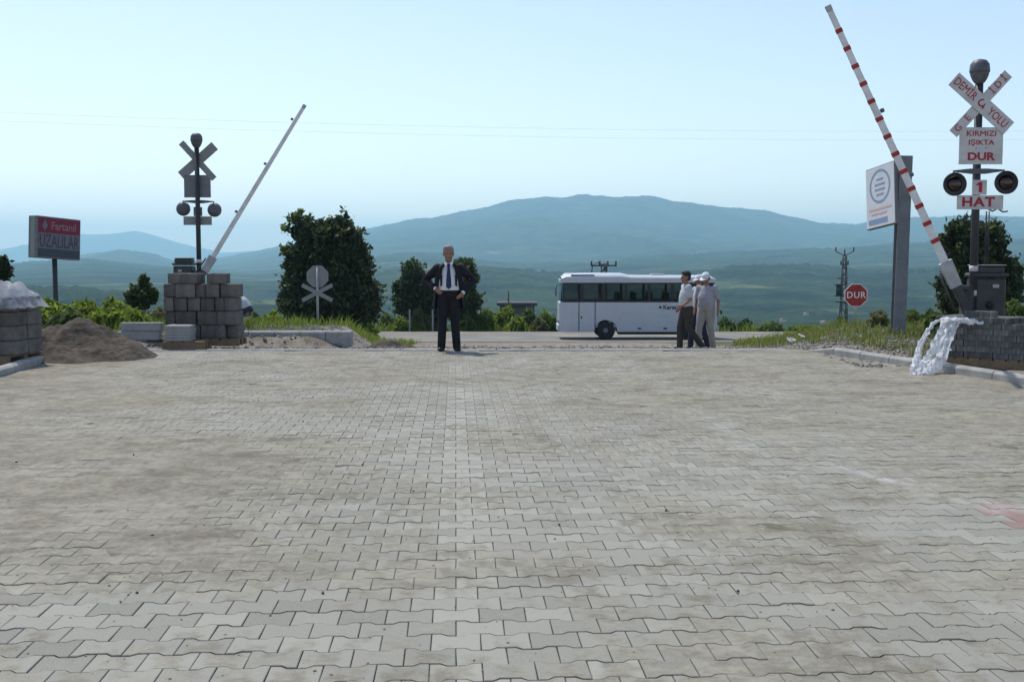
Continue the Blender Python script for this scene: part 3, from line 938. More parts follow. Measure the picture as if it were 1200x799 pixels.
tree('broadleaf_tree', 'dark bushy tree right behind the right crossing signal', bl, 12500, .085, 'leaf_dark', 6, base_at(1148, Yt), trunk_r=.2, m2='leaf_tip', n2=2200)
Yt = 32
bl = [px_blob(166, 347, 15, Yt, 12), px_blob(168, 332, 5, Yt, 9), px_blob(158, 350, 9, Yt, 9), px_blob(177, 346, 7, Yt, 8)]
tree('young_tree', 'small young tree poking up from the bright shrubs on the left', bl, 1500, .085, 'leaf_mid', 7, base_at(166, Yt), trunk_r=.05, m2='leaf_dark', n2=900)
Yt = 30
bl = [px_blob(2, 308, 8, Yt, 8), px_blob(8, 318, 7, Yt, 8), px_blob(-6, 322, 14, Yt, 16), px_blob(2, 342, 14, Yt, 16)]
tree('young_tree', 'dark sapling at the far left edge behind the wrapped pallet', bl, 1500, .075, 'leaf_dark', 8, base_at(-2, Yt), trunk_r=.05)

# bushes
BUSH = [
    # px, top y, half width px, depth, material, leaf, count, label
    (60, 352, 26, 27, 'leaf_bright', .075, 2400, 'bright green bush under the leftmost billboard pole'),
    (98, 352, 26, 28, 'leaf_bright', .075, 2400, 'bright green bush right of the billboard pole'),
    (134, 350, 22, 29, 'leaf_bright', .075, 2000, 'bright bush just left of the small young tree'),
    (122, 364, 26, 24, 'leaf_bright', .07, 2000, 'low bright bush directly behind the sand heap'),
    (182, 362, 14, 27, 'leaf_dry', .06, 1100, 'dry brownish bush beside the block stack'),
    (44, 366, 18, 24, 'leaf_bright', .07, 1500, 'low bright bush next to the wrapped pallet on the left'),
    (318, 364, 16, 36, 'leaf_bright', .085, 1300, 'bright green bush between the block stack and the big tree'),
    (300, 368, 12, 34, 'leaf_mid', .085, 900, 'small green bush right behind the bending worker'),
    (455, 366, 14, 61, 'leaf_mid', .10, 1300, 'low green bush at the right foot of the big dark tree'),
    (492, 362, 16, 59, 'leaf_dry', .09, 1500, 'greyish bush left of the suited man across the road'),
    (566, 362, 18, 60, 'leaf_bright', .10, 1700, 'bright green bush right of the suited man across the road'),
    (592, 357, 18, 61, 'leaf_bright', .10, 1700, 'bright bush in front of the left half of the flat roofed hut'),
    (620, 361, 17, 60, 'leaf_mid', .10, 1600, 'green bush in front of the right half of the flat roofed hut'),
    (643, 364, 15, 60, 'leaf_bright', .10, 1400, 'bright bush at the left end of the white bus'),
    (852, 372, 14, 60, 'leaf_mid', .10, 1200, 'green bush at the right end of the white bus'),
    (872, 374, 12, 60, 'leaf_dark', .10, 1000, 'dark low bush a little right of the bus'),
    (905, 378, 18, 58, 'leaf_mid', .10, 1300, 'low green bush across the road, halfway between bus and pylon'),
    (945, 381, 20, 57.9, 'leaf_bright', .10, 1300, 'low bright bush left of the lattice pylon foot'),
    (986, 374, 10, 30, 'leaf_mid', .06, 900, 'small leafy bush at the left of the red stop sign post'),
    (1030, 378, 14, 24, 'leaf_dry', .05, 1000, 'dry olive bush left of the tall grey billboard pole'),
    (1072, 372, 16, 26, 'leaf_mid', .06, 1300, 'green bush right of the tall grey billboard pole'),
    (1096, 364, 15, 22, 'leaf_mid', .055, 1300, 'green bush behind the hanging plastic sheet'),
    (80, 362, 22, 23, 'leaf_mid', .065, 1900, 'mid green bush behind the top of the sand heap'),
    (154, 362, 20, 25, 'leaf_bright', .065, 1700, 'leafy green bush below the small young tree'),
    (30, 357, 14, 29, 'leaf_mid', .075, 1300, 'mid green bush just right of the plastic wrapped stack'),
    (345, 372, 14, 42, 'leaf_mid', .085, 1200, 'low green bush at the left foot of the big dark tree'),
    (428, 373, 16, 50, 'leaf_bright', .09, 1400, 'bright bush under the right side of the big dark tree'),
    (472, 370, 14, 58.5, 'leaf_bright', .09, 1300, 'bright low bush below the dark pointed tree'),
    (512, 366, 13, 60, 'leaf_mid', .09, 1300, 'green bush seen directly beside the legs of the suited man'),
    (546, 368, 13, 59, 'leaf_mid', .09, 1300, 'mid green bush under the smaller airy tree'),
    (606, 370, 14, 58.6, 'leaf_bright', .09, 1300, 'low bright bush in front of the middle of the hut'),
    (632, 371, 12, 58.5, 'leaf_dry', .09, 1100, 'dry low bush near the front of the white bus'),
    (1192, 352, 16, 26, 'leaf_mid', .06, 1500, 'green bush at the right edge beyond the paver pallet'),
]
for i, (bx, ty_, hw, Yb, m, lf, n, lab) in enumerate(BUSH):
    bs = base_at(bx, Yb)
    top = P(bx, ty_, Yb).z
    r = hw * Yb / FPX
    h = max(top - bs[2], .35)
    rb = random.Random(100 + i)
    blobs = [(0, 0, h * .42, r * .75, r * .7, h * .46), (-r * .5, -.1, h * .33, r * .5, r * .5, h * .38), (r * .5, .1, h * .30, r * .5, r * .5, h * .36),
             (r * rb.uniform(-.3, .3), .1, h * .72, r * .4, r * .4, h * .30), (r * rb.uniform(-.7, .7), -.2, h * .5, r * .35, r * .35, h * .3)]
    t = thing('bush', lab, 'bush', bs)
    V, F = leaf_cloud(blobs, n, lf, 200 + i, .3)
    link('foliage', np_mesh('foliage', V, F), MT[m], t)
    st = MB()
    for k in range(5):
        a = rb.uniform(0, 6.28)
        st.tube([(0, 0, -.1), (.3 * r * math.cos(a), .3 * r * math.sin(a), h * .4), (.6 * r * math.cos(a), .6 * r * math.sin(a), h * .75)], [.02, .014, .006], 5)
    st.build('stem', MT['bark'], t)


def grass_mesh(x, y, z, h, w, seed, lean=.45):
    rg = np.random.default_rng(seed); n = len(x)
    a = rg.uniform(0, 6.28, n); dx, dy = np.cos(a) * w / 2, np.sin(a) * w / 2
    lx, ly = rg.normal(0, lean, n) * h, rg.normal(0, lean, n) * h
    p0 = np.stack([x - dx, y - dy, z - .03], -1); p1 = np.stack([x + dx, y + dy, z - .03], -1)
    q1 = np.stack([x + dx * .7 + lx * .35, y + dy * .7 + ly * .35, z + h * .6], -1)
    q0 = np.stack([x - dx * .7 + lx * .35, y - dy * .7 + ly * .35, z + h * .6], -1)
    r1 = np.stack([x + dx * .08 + lx, y + dy * .08 + ly, z + h], -1); r0 = np.stack([x - dx * .08 + lx, y - dy * .08 + ly, z + h], -1)
    V = np.stack([p0, p1, q1, q0, r1, r0], 1).reshape(-1, 3)
    b = np.arange(n)[:, None] * 6
    F = np.concatenate([b + np.array([[0, 1, 2, 3]]), b + np.array([[3, 2, 4, 5]])])
    return np_mesh('grass', V, F)


def grass(label, n, fx, fy, hmin, hmax, w, m, seed, patch=1.0, keepf=None):
    rg = np.random.default_rng(seed)
    x = fx(rg, n); y = fy(rg, n)
    k = fbm(x * patch, y * patch, 3, seed) > .42
    if keepf is not None: k &= keepf(x, y)
    x, y = x[k], y[k]
    z = np.where(y < 58, gzv(x, y), np.interp(y, PY, PZ) - .25)
    h = rg.uniform(hmin, hmax, len(x)) * (.5 + fbm(x * .8, y * .8, 3, seed + 1))
    o = link('grass', grass_mesh(x, y, z, h, w * rg.uniform(.6, 1.4, len(x)), seed), MT[m])
    tag(o, label, 'grass', kind='stuff')


grass('bright green grass and weeds left of the block stack', 26000, lambda g, n: g.uniform(-15, -3.4, n), lambda g, n: g.uniform(20.2, 42, n), .08, .30, .018, 'grass_green', 31, .7,
      lambda x, y: (x < -7.4) | ((y > 22.2) & (x < -5)) | (y > 27))
grass('dry yellowish grass on the right bank behind the kerb', 34000, lambda g, n: g.uniform(4.6, 15, n), lambda g, n: g.uniform(16.5, 40, n), .04, .18, .016, 'grass_mix', 33, 1.3,
      lambda x, y: x > np.maximum(KR(np.minimum(y, 19.2)) + .55 + .3 * fbm(x, y, 2, 8), .2 * y))
grass('green weeds among the dry grass of the right bank', 9000, lambda g, n: g.uniform(5.2, 16, n), lambda g, n: g.uniform(18.5, 42, n), .06, .28, .02, 'grass_green', 35, .8,
      lambda x, y: x > np.maximum(KR(np.minimum(y, 19.2)) + .9, .205 * y))
grass('tall green verge grass along the far side of the road', 22000, lambda g, n: g.uniform(-32, 34, n), lambda g, n: g.uniform(57.8, 66, n), .3, .8, .045, 'grass_green', 37, .4)

# ================================================================== CROSSING SIGNALS
def octagon(r, cx=0, cz=0):
    return [(cx + r * math.cos(R(22.5 + 45 * k)), cz + r * math.sin(R(22.5 + 45 * k))) for k in range(8)]


def crossing_signal(loc, rz, label, lettered=True):
    """faces -Y; heights measured from the foot"""
    t = thing('crossing_signal', label, 'railway signal', loc, rz, 'level crossing signals')
    mb = MB(); mb.tube([(0, 0, .02), (0, 0, 4.08)], .055, 16); mb.box((0, 0, .02), (.24, .24, .03)); mb.build('post', MT['post'], t)
    mb = MB(); mb.box((0, 0, -.09), (.5, .5, .2), ch=.02); mb.build('footing', MT['concrete_dark'], t)
    for z in (1.38, 1.03):
        mb = MB(); mb.lathe([(.06, z - .04), (.062, z - .04), (.062, z + .04), (.06, z + .04)], 16); mb.build('clamp_band', MT['white'], t)
    # bell
    mb = MB()
    mb.lathe([(.05, 4.0), (.075, 4.02), (.10, 4.06), (.125, 4.12), (.13, 4.18), (.12, 4.25), (.08, 4.31), (.02, 4.33)], 22)
    mb.lathe([(.136, 4.155), (.14, 4.18), (.13, 4.27), (.09, 4.325), (.02, 4.345)], 22)
    mb.build('bell', MT['bell'], t)
    # crossed boards
    ang1, ang2 = R(-41), R(48)
    for (ang, ln, wd, y, m) in ((ang2, 1.13, .145, -.066, 'white'), (ang1, 1.06, .225, -.086, 'white')):
        mb = MB(); mb.M = Matrix.Translation((0, y, 3.71)) @ Matrix.Rotation(-ang, 4, 'Y')
        mb.box((0, 0, 0), (ln, .012, wd))
        o = mb.build('crossbuck_board', MT[m] if lettered else MT['greyplain'], t)
        tx_ = []
        if wd > .2:
            tx_ = [('DEMİR', -.31, .165), ('YOLU', .31, .165)]
        else:
            tx_ = [('G', -.46, .135), ('E', -.27, .135), ('İ', .24, .135), ('D', .36, .135), ('İ', .48, .135)]
        M = Matrix.Translation((0, y, 3.71)) @ Matrix.Rotation(-ang, 4, 'Y')
        for s_, dx, sz in tx_:
            text_part(s_, sz, (dx, -.007, 0), o, MT['redtext'], sx=.78 if len(s_) > 1 else 1.0, bold=0, M=M)
        if wd > .2:
            text_part('Ç', .15, (0, -.007, .0), o, MT['redtext'], rot=ang2 - ang1 if False else R(60), bold=.02, M=M)
    # plate with words
    mb = MB(); mb.box((.02, -.07, 3.12), (.62, .012, .52)); pl = mb.build('warning_plate', MT['white'] if lettered else MT['greydark'], t)
    text_part('KIRMIZI', .105, (.02, -.078, 3.29), pl, MT['redtext'], sx=1.2, bold=0)
    text_part('IŞIKTA', .10, (.02, -.078, 3.165), pl, MT['redtext'], sx=1.2, bold=.008)
    text_part('DUR', .15, (.02, -.078, 2.965), pl, MT['redtext'], sx=1.25, bold=.03)
    for dx in (-.05, .09):
        mb = MB(); mb.lathe([(.008, -.079), (.008, -.074)], 10, 'y', (dx, 0, 3.09)); mb.build('plate_bolt', MT['post'], pl)
    # lamp arm and lamps
    mb = MB()
    mb.prism([(-.36, 2.755), (-.1, 2.725), (.1, 2.725), (.37, 2.765), (.37, 2.785), (.12, 2.80), (-.12, 2.80), (-.36, 2.775)], -.075, -.045)
    mb.tube([(-.35, -.06, 2.76), (-.36, -.06, 2.70)], .014, 8); mb.tube([(.36, -.06, 2.77), (.37, -.06, 2.70)], .014, 8)
    mb.build('lamp_bracket', MT['bell'], t)
    for dx, dzz in ((-.355, 2.575), (.375, 2.60)):
        mb = MB()
        mb.lathe([(.05, .06), (.12, .04), (.15, -.02), (.165, -.06), (.165, -.085), (.15, -.085), (.145, -.06)], 28, 'y', (dx, -.05, dzz))
        lp = mb.build('signal_lamp', MT['post'] if lettered else MT['bell'], t)
        mb = MB(); mb.lathe([(.105, -.064), (.08, -.082), (.02, -.092)], 24, 'y', (dx, -.05, dzz)); mb.build('lens', MT['lens'], lp)
        mb = MB()                                                      # hood over the lens
        for k in range(11):
            a0, a1 = R(20 + 14 * k), R(20 + 14 * (k + 1))
            q = lambda a, r_, y_: (dx + r_ * math.cos(a), y_, dzz + r_ * math.sin(a))
            mb.add([q(a0, .12, -.12), q(a1, .12, -.12), q(a1, .115, -.23 + .02 * abs(k - 5)), q(a0, .115, -.23 + .02 * abs(k - 5))], [(0, 1, 2, 3)], True)
        mb.build('lamp_hood', MT['black'], lp)
    # number of tracks
    mb = MB(); mb.box((.02, -.07, 2.535), (.20, .012, .21)); p1 = mb.build('number_plate', MT['white'] if lettered else MT['greydark'], t)
    mb = MB(); mb.prism([(.005, 2.465), (.055, 2.465), (.055, 2.61), (.012, 2.61), (-.035, 2.575), (-.02, 2.555), (.005, 2.572)], -.0795, -.074); mb.build('number', MT['redtext'], p1)
    mb = MB(); mb.box((.03, -.0712, 2.322), (.66, .012, .20)); p2 = mb.build('track_plate', MT['white'] if lettered else MT['greyplain'], t)
    text_part('HAT', .185, (.0, -.079, 2.322), p2, MT['redtext'], sx=1.2, bold=.03, space=1.12)
    if not lettered: return t
    mb = MB(); mb.tube([(.16, .02, 2.25), (.25, .02, 2.20), (.33, .02, 2.24), (.4, .02, 2.19), (.47, .02, 2.2)], .012, 6); mb.tube([(.17, .03, 2.2), (.17, .03, 1.4)], .012, 6); mb.tube([(.21, .03, 2.2), (.21, .03, 1.4)], .01, 6)
    mb.build('cable', MT['post'], t)
    return t


def barrier(loc, rz, label, ang, length, striped, lean_dir=-1, cab=True):
    """arm pivots at local (0, 0, 1.22) and rises towards lean_dir in x"""
    t = thing('crossing_barrier', label, 'barrier', loc, rz, 'raised level crossing barriers')
    side = -lean_dir
    mb = MB()
    mb.box((side * .52, .12, .62), (.44, .36, 1.24), ch=.025)
    mb.box((side * .52, .12, 1.525 - .24), (.49, .41, .06), ch=.02)
    mb.box((side * .52, .12, 1.36), (.40, .32, .12), ch=.03)
    c = mb.build('machine_cabinet', MT['cabinet'], t)
    mb = MB(); mb.box((side * .58, -.067, 1.13), (.09, .012, .05)); mb.build('nameplate', MT['grey'], c)
    mb = MB(); mb.lathe([(.055, -.06), (.055, -.09), (.03, -.10)], 18, 'y', (side * .5, 0, .86)); mb.build('crank_cap', MT['black'], c)
    mb = MB(); mb.box((side * .52, .12, 1.428), (.42, .34, .012), ch=.004); mb.build('cabinet_lid', MT['grey'], c)
    mb = MB(); mb.box((side * .5, .12, -.06), (.75, .6, .16), ch=.02); mb.build('footing', MT['concrete_dark'], t)
    mb = MB(); mb.box((side * .2, .02, .55), (.14, .2, 1.1), ch=.015); mb.tube([(side * .3, .0, 1.1), (0, -.12, 1.1)], .045, 14); mb.build('pivot_stand', MT['cabinet'], t)
    d = Vector((lean_dir * math.cos(ang), 0, math.sin(ang)))
    n_ = Vector((-d.z, 0, d.x))
    rm = Matrix((d, Vector((0, 1, 0)), n_)).transposed() if d.x > 0 else Matrix((d, Vector((0, -1, 0)), n_)).transposed()
    pv_ = Vector((0, -.12, 1.1))
    mb = MB()
    vs = []
    for s_, w_ in ((.1, .056), (length, .040)):
        for (a_, b_) in ((-1, -1), (1, -1), (1, 1), (-1, 1)):
            vs.append(pv_ + d * s_ + Vector((0, 1, 0)) * (.022 * a_) + n_ * (w_ * b_))
    mb.add(vs, [(0, 1, 2, 3), (4, 5, 6, 7), (0, 1, 5, 4), (1, 2, 6, 5), (2, 3, 7, 6), (3, 0, 4, 7)])
    arm = mb.build('arm', MT['whitearm'], t, bevel=.008)
    mb = MB(); mb.box(pv_ + d * (length + .045), (.09, .05, .084), rm, ch=.006); mb.build('arm_tip', MT['grey'], arm)
    if striped:
        for k in range(14):
            s_ = length - .30 - k * .272
            if s_ < .55: break
            w_ = .056 - (.056 - .040) * (s_ - .1) / (length - .1)
            mb = MB(); mb.box(pv_ + d * s_, (.062, .05, w_ * 2 + .006), rm); mb.build('red_band', MT['red'], arm)
    for s_ in ((1.75, 2.75) if striped else (1.6, 2.9, 4.1)):
        mb = MB(); mb.box(pv_ + d * s_ + n_ * (.085 * (1 if d.x > 0 else -1) * 1), (.06, .03, .06), rm, ch=.01); mb.build('reflector', MT['bell'], arm)
    mb = MB()
    vs = []
    for s_, w_ in ((.02, .085), (.42, .10)):
        for (a_, b_) in ((-1, -1), (1, -1), (1, 1), (-1, 1)):
            vs.append(pv_ + d * s_ + Vector((0, 1, 0)) * (.034 * a_) + n_ * (w_ * b_))
    mb.add(vs, [(0, 1, 2, 3), (4, 5, 6, 7), (0, 1, 5, 4), (1, 2, 6, 5), (2, 3, 7, 6), (3, 0, 4, 7)])
    mb.build('arm_holder', MT['grey'], t, bevel=.01)
    mb = MB(); mb.box(pv_ - d * .25, (.56, .09, .13), rm, ch=.02); mb.box(pv_ - d * .5, (.22, .16, .26), rm, ch=.02)
    mb.tube([pv_ + d * .3 + n_ * .13, pv_ - d * .3 + n_ * .16], .018, 8)
    mb.build('counterweight', MT['cabinet'], t)
    return t


sx_ = 540 / FPX * 16
crossing_signal((sx_, 16, gz(sx_, 16)), 0, 'railway crossing signal with red lettered boards facing us on the right')
bx_ = 517 / FPX * 16
barrier((bx_, 16, gz(bx_, 16)), 0, 'red and white striped barrier arm raised beside the right signal', math.atan2(318, 155), 4.32, True, -1)
YL = 26.0
sxl = P(233, 300, YL).x
crossing_signal((sxl, YL, gz(sxl, YL) + .12), R(180), 'railway crossing signal seen from behind above the block stack', False)
bxl = P(240, 318, YL).x
barrier((bxl, YL + .05, gz(bxl, YL) + .15), 0, 'plain white barrier arm raised from behind the block stack', math.atan2(198, 124), 4.45, False, 1)

# ================================================================== ROAD SIGNS
# octagonal stop sign on the right
Ys = 29
p = P(1003, 346, Ys); g = gz(p.x, Ys)
t = thing('stop_sign', 'red octagonal stop sign on a thin grey post by the bank', 'road sign', (p.x, Ys, g))
h = p.z - g
mb = MB(); mb.tube([(0, .03, -.2), (0, .03, h + .2)], .028, 10); mb.build('post', MT['grey'], t)
mb = MB(); mb.prism(octagon(.325, 0, h), -.012, 0); pl = mb.build('sign_plate', MT['whitetext'], t)
mb = MB(); mb.prism(octagon(.302, 0, h), -.016, -.0125); mb.build('red_face', MT['red'], pl)
text_part('DUR', .235, (0, -.017, h), pl, MT['whitetext'], sx=.98, bold=.012, space=1.12, depth=.003)

# the same pair of signs seen from behind on the left
Ys = 30
p = P(372, 324, Ys); g = gz(p.x, Ys)
t = thing('road_sign', 'grey back of an octagonal sign above a small cross by the big tree', 'road sign', (p.x, Ys, g))
h = p.z - g
mb = MB(); mb.tube([(0, -.03, -.2), (0, -.03, h + .25)], .032, 10); mb.build('post', MT['grey'], t)
mb = MB(); mb.prism(octagon(.315, 0, h), 0, .012); mb.box((0, -.012, h), (.09, .02, .60)); mb.build('sign_plate', MT['greyplain'], t)
hc = P(372, 343, Ys).z - g
for a in (R(27), R(-27)):
    mb = MB(); mb.M = Matrix.Translation((0, -.07 + (.014 if a > 0 else 0), hc)) @ Matrix.Rotation(-a, 4, 'Y'); mb.box((0, 0, 0), (.92, .012, .105)); mb.build('crossbuck_board', MT['greyplain'], t)

# ================================================================== BILLBOARDS
# left billboard
Yb = 45
p = P(64, 306, Yb); g = gz(p.x, Yb)
t = thing('billboard', 'boxy red and white billboard on a single dark pole at far left', 'billboard', (p.x, Yb, g), R(63))
h0 = P(64, 303.5, Yb).z - g
H_, W_, D_ = 1.66, 2.15, .5
TB = Matrix.Translation((0, 0, h0)) @ Matrix.Rotation(R(3.2), 4, 'Y')
mb = MB(); mb.tube([(0, 0, -.3), (0, 0, h0 + .1)], .10, 14); mb.build('pole', MT['post'], t)
mb = MB(); mb.M = TB; mb.box((0, 0, H_ / 2), (W_, D_, H_), ch=.02); cs = mb.build('light_box', MT['steelpole'], t)
mb = MB(); mb.M = TB; mb.box((0, -D_ / 2 - .006, H_ * .5), (W_ - .08, .012, H_ - .08)); fc = mb.build('printed_face', MT['boardshaded'], t)
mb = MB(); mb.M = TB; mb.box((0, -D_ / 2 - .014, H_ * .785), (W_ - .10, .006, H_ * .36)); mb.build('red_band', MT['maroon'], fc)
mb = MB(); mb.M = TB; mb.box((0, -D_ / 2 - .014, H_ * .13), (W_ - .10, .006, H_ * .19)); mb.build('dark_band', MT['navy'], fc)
mb = MB(); mb.M = TB; mb.prism([(-.86, 1.30), (-.72, 1.08), (-.58, 1.30), (-.72, 1.54)], -D_ / 2 - .026, -D_ / 2 - .0172); mb.build('emblem', MT['boardshaded'], fc)
text_part('Fartanıl', .44, (.2, -D_ / 2 - .0175, 1.29), fc, MT['paledull'], bold=.01, sx=.95, M=TB)
text_part('UZALILAR', .72, (0, -D_ / 2 - .013, .66), fc, MT['navy'], bold=.008, sx=.6, M=TB)
mb = MB(); mb.M = TB; mb.box((-W_ / 2 - .006, -.02, H_ * .5), (.012, .22, H_ - .1)); mb.build('end_panel', MT['greyplain'], cs)

# right billboard on a tall steel pole
Yb = 21.6
p = P(1052, 388, Yb); g = gz(p.x, Yb)
t = thing('billboard', 'small white billboard with a blue ring on a tall grey steel pole', 'billboard', (p.x, Yb, g))
ht = P(1058, 183, Yb).z - g
mb = MB(); mb.M = Matrix.Rotation(R(.9), 4, 'Y')
mb.box((0, -.09, ht / 2 - .1), (.24, .02, ht + .2)); mb.box((0, .09, ht / 2 - .1), (.24, .02, ht + .2)); mb.box((.02, 0, ht / 2 - .1), (.02, .159, ht + .2))
mb.build('pole', MT['steelpole'], t, bevel=.003)
pc = P(1049, 225, Yb)
TB = Matrix.Translation((pc.x - p.x - .03, -.08, pc.z - g)) @ Matrix.Rotation(R(180 - 80), 4, 'Z') @ Matrix.Rotation(R(180), 4, 'Z')
TB = Matrix.Translation((pc.x - p.x - .03, -.08, pc.z - g)) @ Matrix.Rotation(R(-80), 4, 'Z') @ Matrix.Rotation(R(-5.5), 4, 'Y')
# local x of the panel runs from the far left edge (-1.14) to the near right edge (0)
mb = MB(); mb.M = TB; mb.box((-.57, .05, 0), (1.14, .09, 1.22), ch=.008); bx2 = mb.build('sign_box', MT['steelpole'], t)
mb = MB(); mb.M = TB; mb.box((-.57, .002, 0), (1.10, .012, 1.18)); fc = mb.build('printed_face', MT['boardwhite'], t)
mb = MB(); mb.M = TB
n = 40
for k in range(n):
    a0, a1 = 2 * math.pi * k / n, 2 * math.pi * (k + 1) / n
    q = lambda a, r_: (-.57 + 1.22 * r_ * math.cos(a), -.0062, .20 + r_ * math.sin(a))
    mb.add([q(a0, .335), q(a1, .335), q(a1, .285), q(a0, .285)], [(0, 1, 2, 3)])
mb.build('blue_ring', MT['bluetext'], fc)
for k, (zz, ww) in enumerate(((.34, .26), (.24, .40), (.14, .40), (.04, .28))):
    mb = MB(); mb.M = TB; mb.box((-.57, -.0055, zz), (ww, .005, .035)); mb.build('print_line', MT['bluetext'], fc)
for k, (zz, ww, xx) in enumerate(((-.24, .86, -.57), (-.33, .6, -.62))):
    mb = MB(); mb.M = TB; mb.box((xx, -.0055, zz), (ww, .005, .035)); mb.build('print_line', MT['palered'], fc)
mb = MB(); mb.M = TB; mb.box((-.67, -.0055, -.48), (.74, .005, .10)); mb.build('blue_strip', MT['bluetext'], fc)

# ================================================================== LATTICE POLES
def lattice(px, ytop, ybase, Y, label, wb, wt, arms, m='post', transformer=False):
    pb = P(px, ybase, Y)
    gb = hill_z(pb.x, Y)
    t = thing('power_pylon', label, 'pylon', (pb.x, Y, gb))
    top = P(px, ytop, Y).z - gb
    mb = MB()
    nseg = 14
    for sx in (-1, 1):
        for sy in (-1, 1):
            mb.tube([(sx * wb, sy * wb, 0), (sx * wt, sy * wt, top)], .055, 5)
    for k in range(nseg):
        z0, z1 = top * k / nseg, top * (k + 1) / nseg
        w0, w1 = wb + (wt - wb) * k / nseg, wb + (wt - wb) * (k + 1) / nseg
        for s in (-1, 1):
            a, b_ = (-w0, w1) if k % 2 else (w0, -w1)
            mb.tube([(a, s * w0, z0), (b_, s * w1, z1)], .034, 4); mb.tube([(s * w0, a, z0), (s * w1, b_, z1)], .034, 4)
    mb.build('lattice_mast', MT[m], t)
    for z, hw_, kind in arms:
        mb = MB()
        zt = top + z
        if kind == 'v':
            mb.tube([(-hw_, 0, zt + .5), (0, 0, zt), (hw_, 0, zt + .5)], .05, 6); mb.tube([(-hw_, 0, zt + .5), (-hw_, 0, zt + .95)], .07, 6); mb.tube([(hw_, 0, zt + .5), (hw_, 0, zt + .95)], .07, 6); mb.tube([(0, 0, zt), (0, 0, zt + .7)], .07, 6)
        else:
            mb.box((0, 0, zt), (2 * hw_, .12, .12))
            for q in (-1, -.33, .33, 1): mb.tube([(q * hw_ * .95, 0, zt), (q * hw_ * .95, 0, zt + .4)], .07, 6)
        mb.build('crossarm', MT[m], t)
    if transformer:
        mb = MB(); mb.box((-.5, 0, top * .72), (.9, .8, .12)); mb.box((-.5, 0, top * .61), (.9, .8, .12)); mb.tube([(-.55, 0, top * .61), (-.55, 0, top * .72)], .3, 12)
        mb.box((-.1, 0, top * .55), (1.5, .12, .10)); mb.box((-.2, 0, top * .78), (1.2, .12, .1))
        mb.build('transformer', MT[m], t)
    return t


lattice(988, 300, 386, 118, 'thin lattice power pylon with a transformer left of the stop sign', .42, .16, ((0, .95, 'v'), (-.9, .4, 'b')), transformer=True)
pt = lattice(707, 312, 386, 95, 'power pole whose crossarm shows just above the bus roof', .3, .2, ((0.05, 1.1, 'b'),))
mb = MB(); ht = P(707, 312, 95).z - hill_z(P(707, 386, 95).x, 95)
mb.tube([(-1.05, 0, ht - .7), (-.95, 0, ht + .1), (-.55, 0, ht + .35), (.0, 0, ht + .1)], .05, 6); mb.box((.15, 0, ht - .1), (.35, .3, .7)); mb.build('pole_head', MT['steelpole'], pt)

for k, (ya, yb, lab) in enumerate(((118, 150, 'upper thin power line crossing the pale sky'), (128, 160, 'lower thin power line crossing the pale sky'))):
    a, b_ = P(-300, ya, 88), P(1500, yb, 96)
    mb = MB(); mb.tube([a.lerp(b_, s / 24) - Vector((0, 0, 2.2 * 4 * (s / 24) * (1 - s / 24))) * .5 for s in range(25)], .004, 5)
    tag(mb.build('power_cable', MT['post']), lab, 'cable', 'power lines across the sky')

# ================================================================== FAR BUILDINGS
Yh = 95
a, b_ = P(583, 357, Yh), P(629, 357, Yh)
gh = hill_z((a.x + b_.x) / 2, Yh)
t = thing('hut', 'low flat roofed hut behind the roadside bushes', 'building', ((a.x + b_.x) / 2, Yh, gh))
w = b_.x - a.x; zt = a.z - gh
mb = MB(); mb.box((0, 2, zt / 2 - .1), (w - .4, 4, zt - .1)); wl = mb.build('wall', MT['concrete_dark'], t)
mb = MB(); mb.box((0, 2, zt + .03), (w + .1, 4.6, .26)); mb.build('roof', MT['roofgrey'], t)
mb = MB(); mb.tube([(-.75, 1.5, zt), (-.75, 1.5, zt + 1.1)], .06, 6); mb.build('chimney_pipe', MT['roofgrey'], t)
for dx in (-.9, .9):
    mb = MB(); mb.box((dx, -.01, zt - .95), (.8, .06, .7)); mb.build('window', MT['busdark'], t)

for i, (hx, Yh, w, lab) in enumerate(((918, 1060, 9, 'tiny white farmhouse in the valley, leftmost of three'), (945, 1120, 7, 'tiny white farmhouse in the valley, middle of three'), (966, 1030, 11, 'tiny white farmhouse in the valley, nearest the pylon'))):
    x = (hx - 600) / FPX * Yh
    t = thing('farmhouse', lab, 'house', (x, Yh, hill_z(x, Yh)), R(20 * i), 'white farmhouses in the valley')
    mb = MB(); mb.box((0, 0, .6), (w * .6, 4, 3.0)); mb.build('wall', MT['housewall'], t)
    mb = MB(); mb.prism([(-w * .3 - .3, 2.11), (w * .3 + .3, 2.11), (w * .3 - .9, 3.2), (-w * .3 + .9, 3.2)], -2.3, 2.3); mb.build('roof', MT['rooftile'], t)

# ================================================================== BUS
X0 = (655.5 - 600) / FPX * 50
t = thing('bus', 'white midibus with a dark window band parked on the road behind', 'bus', (X0, 50, float(np.interp(51, PY, PZ)) + .012))
L_, D_ = 7.12, 2.25
WX = (2.10, 5.95)
zb, zs, z1, z2, zr = .36, 1.70, 1.70, 2.58, 2.74


def side_poly():
    p = [(0.02, .46), (.10, zb)]
    for wx in WX:
        for k in range(13):
            a = math.pi - math.pi * k / 12
            p.append((wx + .52 * math.cos(a), .40 + .50 * math.sin(a)) if 0 < k < 12 else (wx + .52 * math.cos(a), zb))
    p += [(L_ - .08, zb), (L_, .5), (L_, zs), (.03, zs)]
    return p


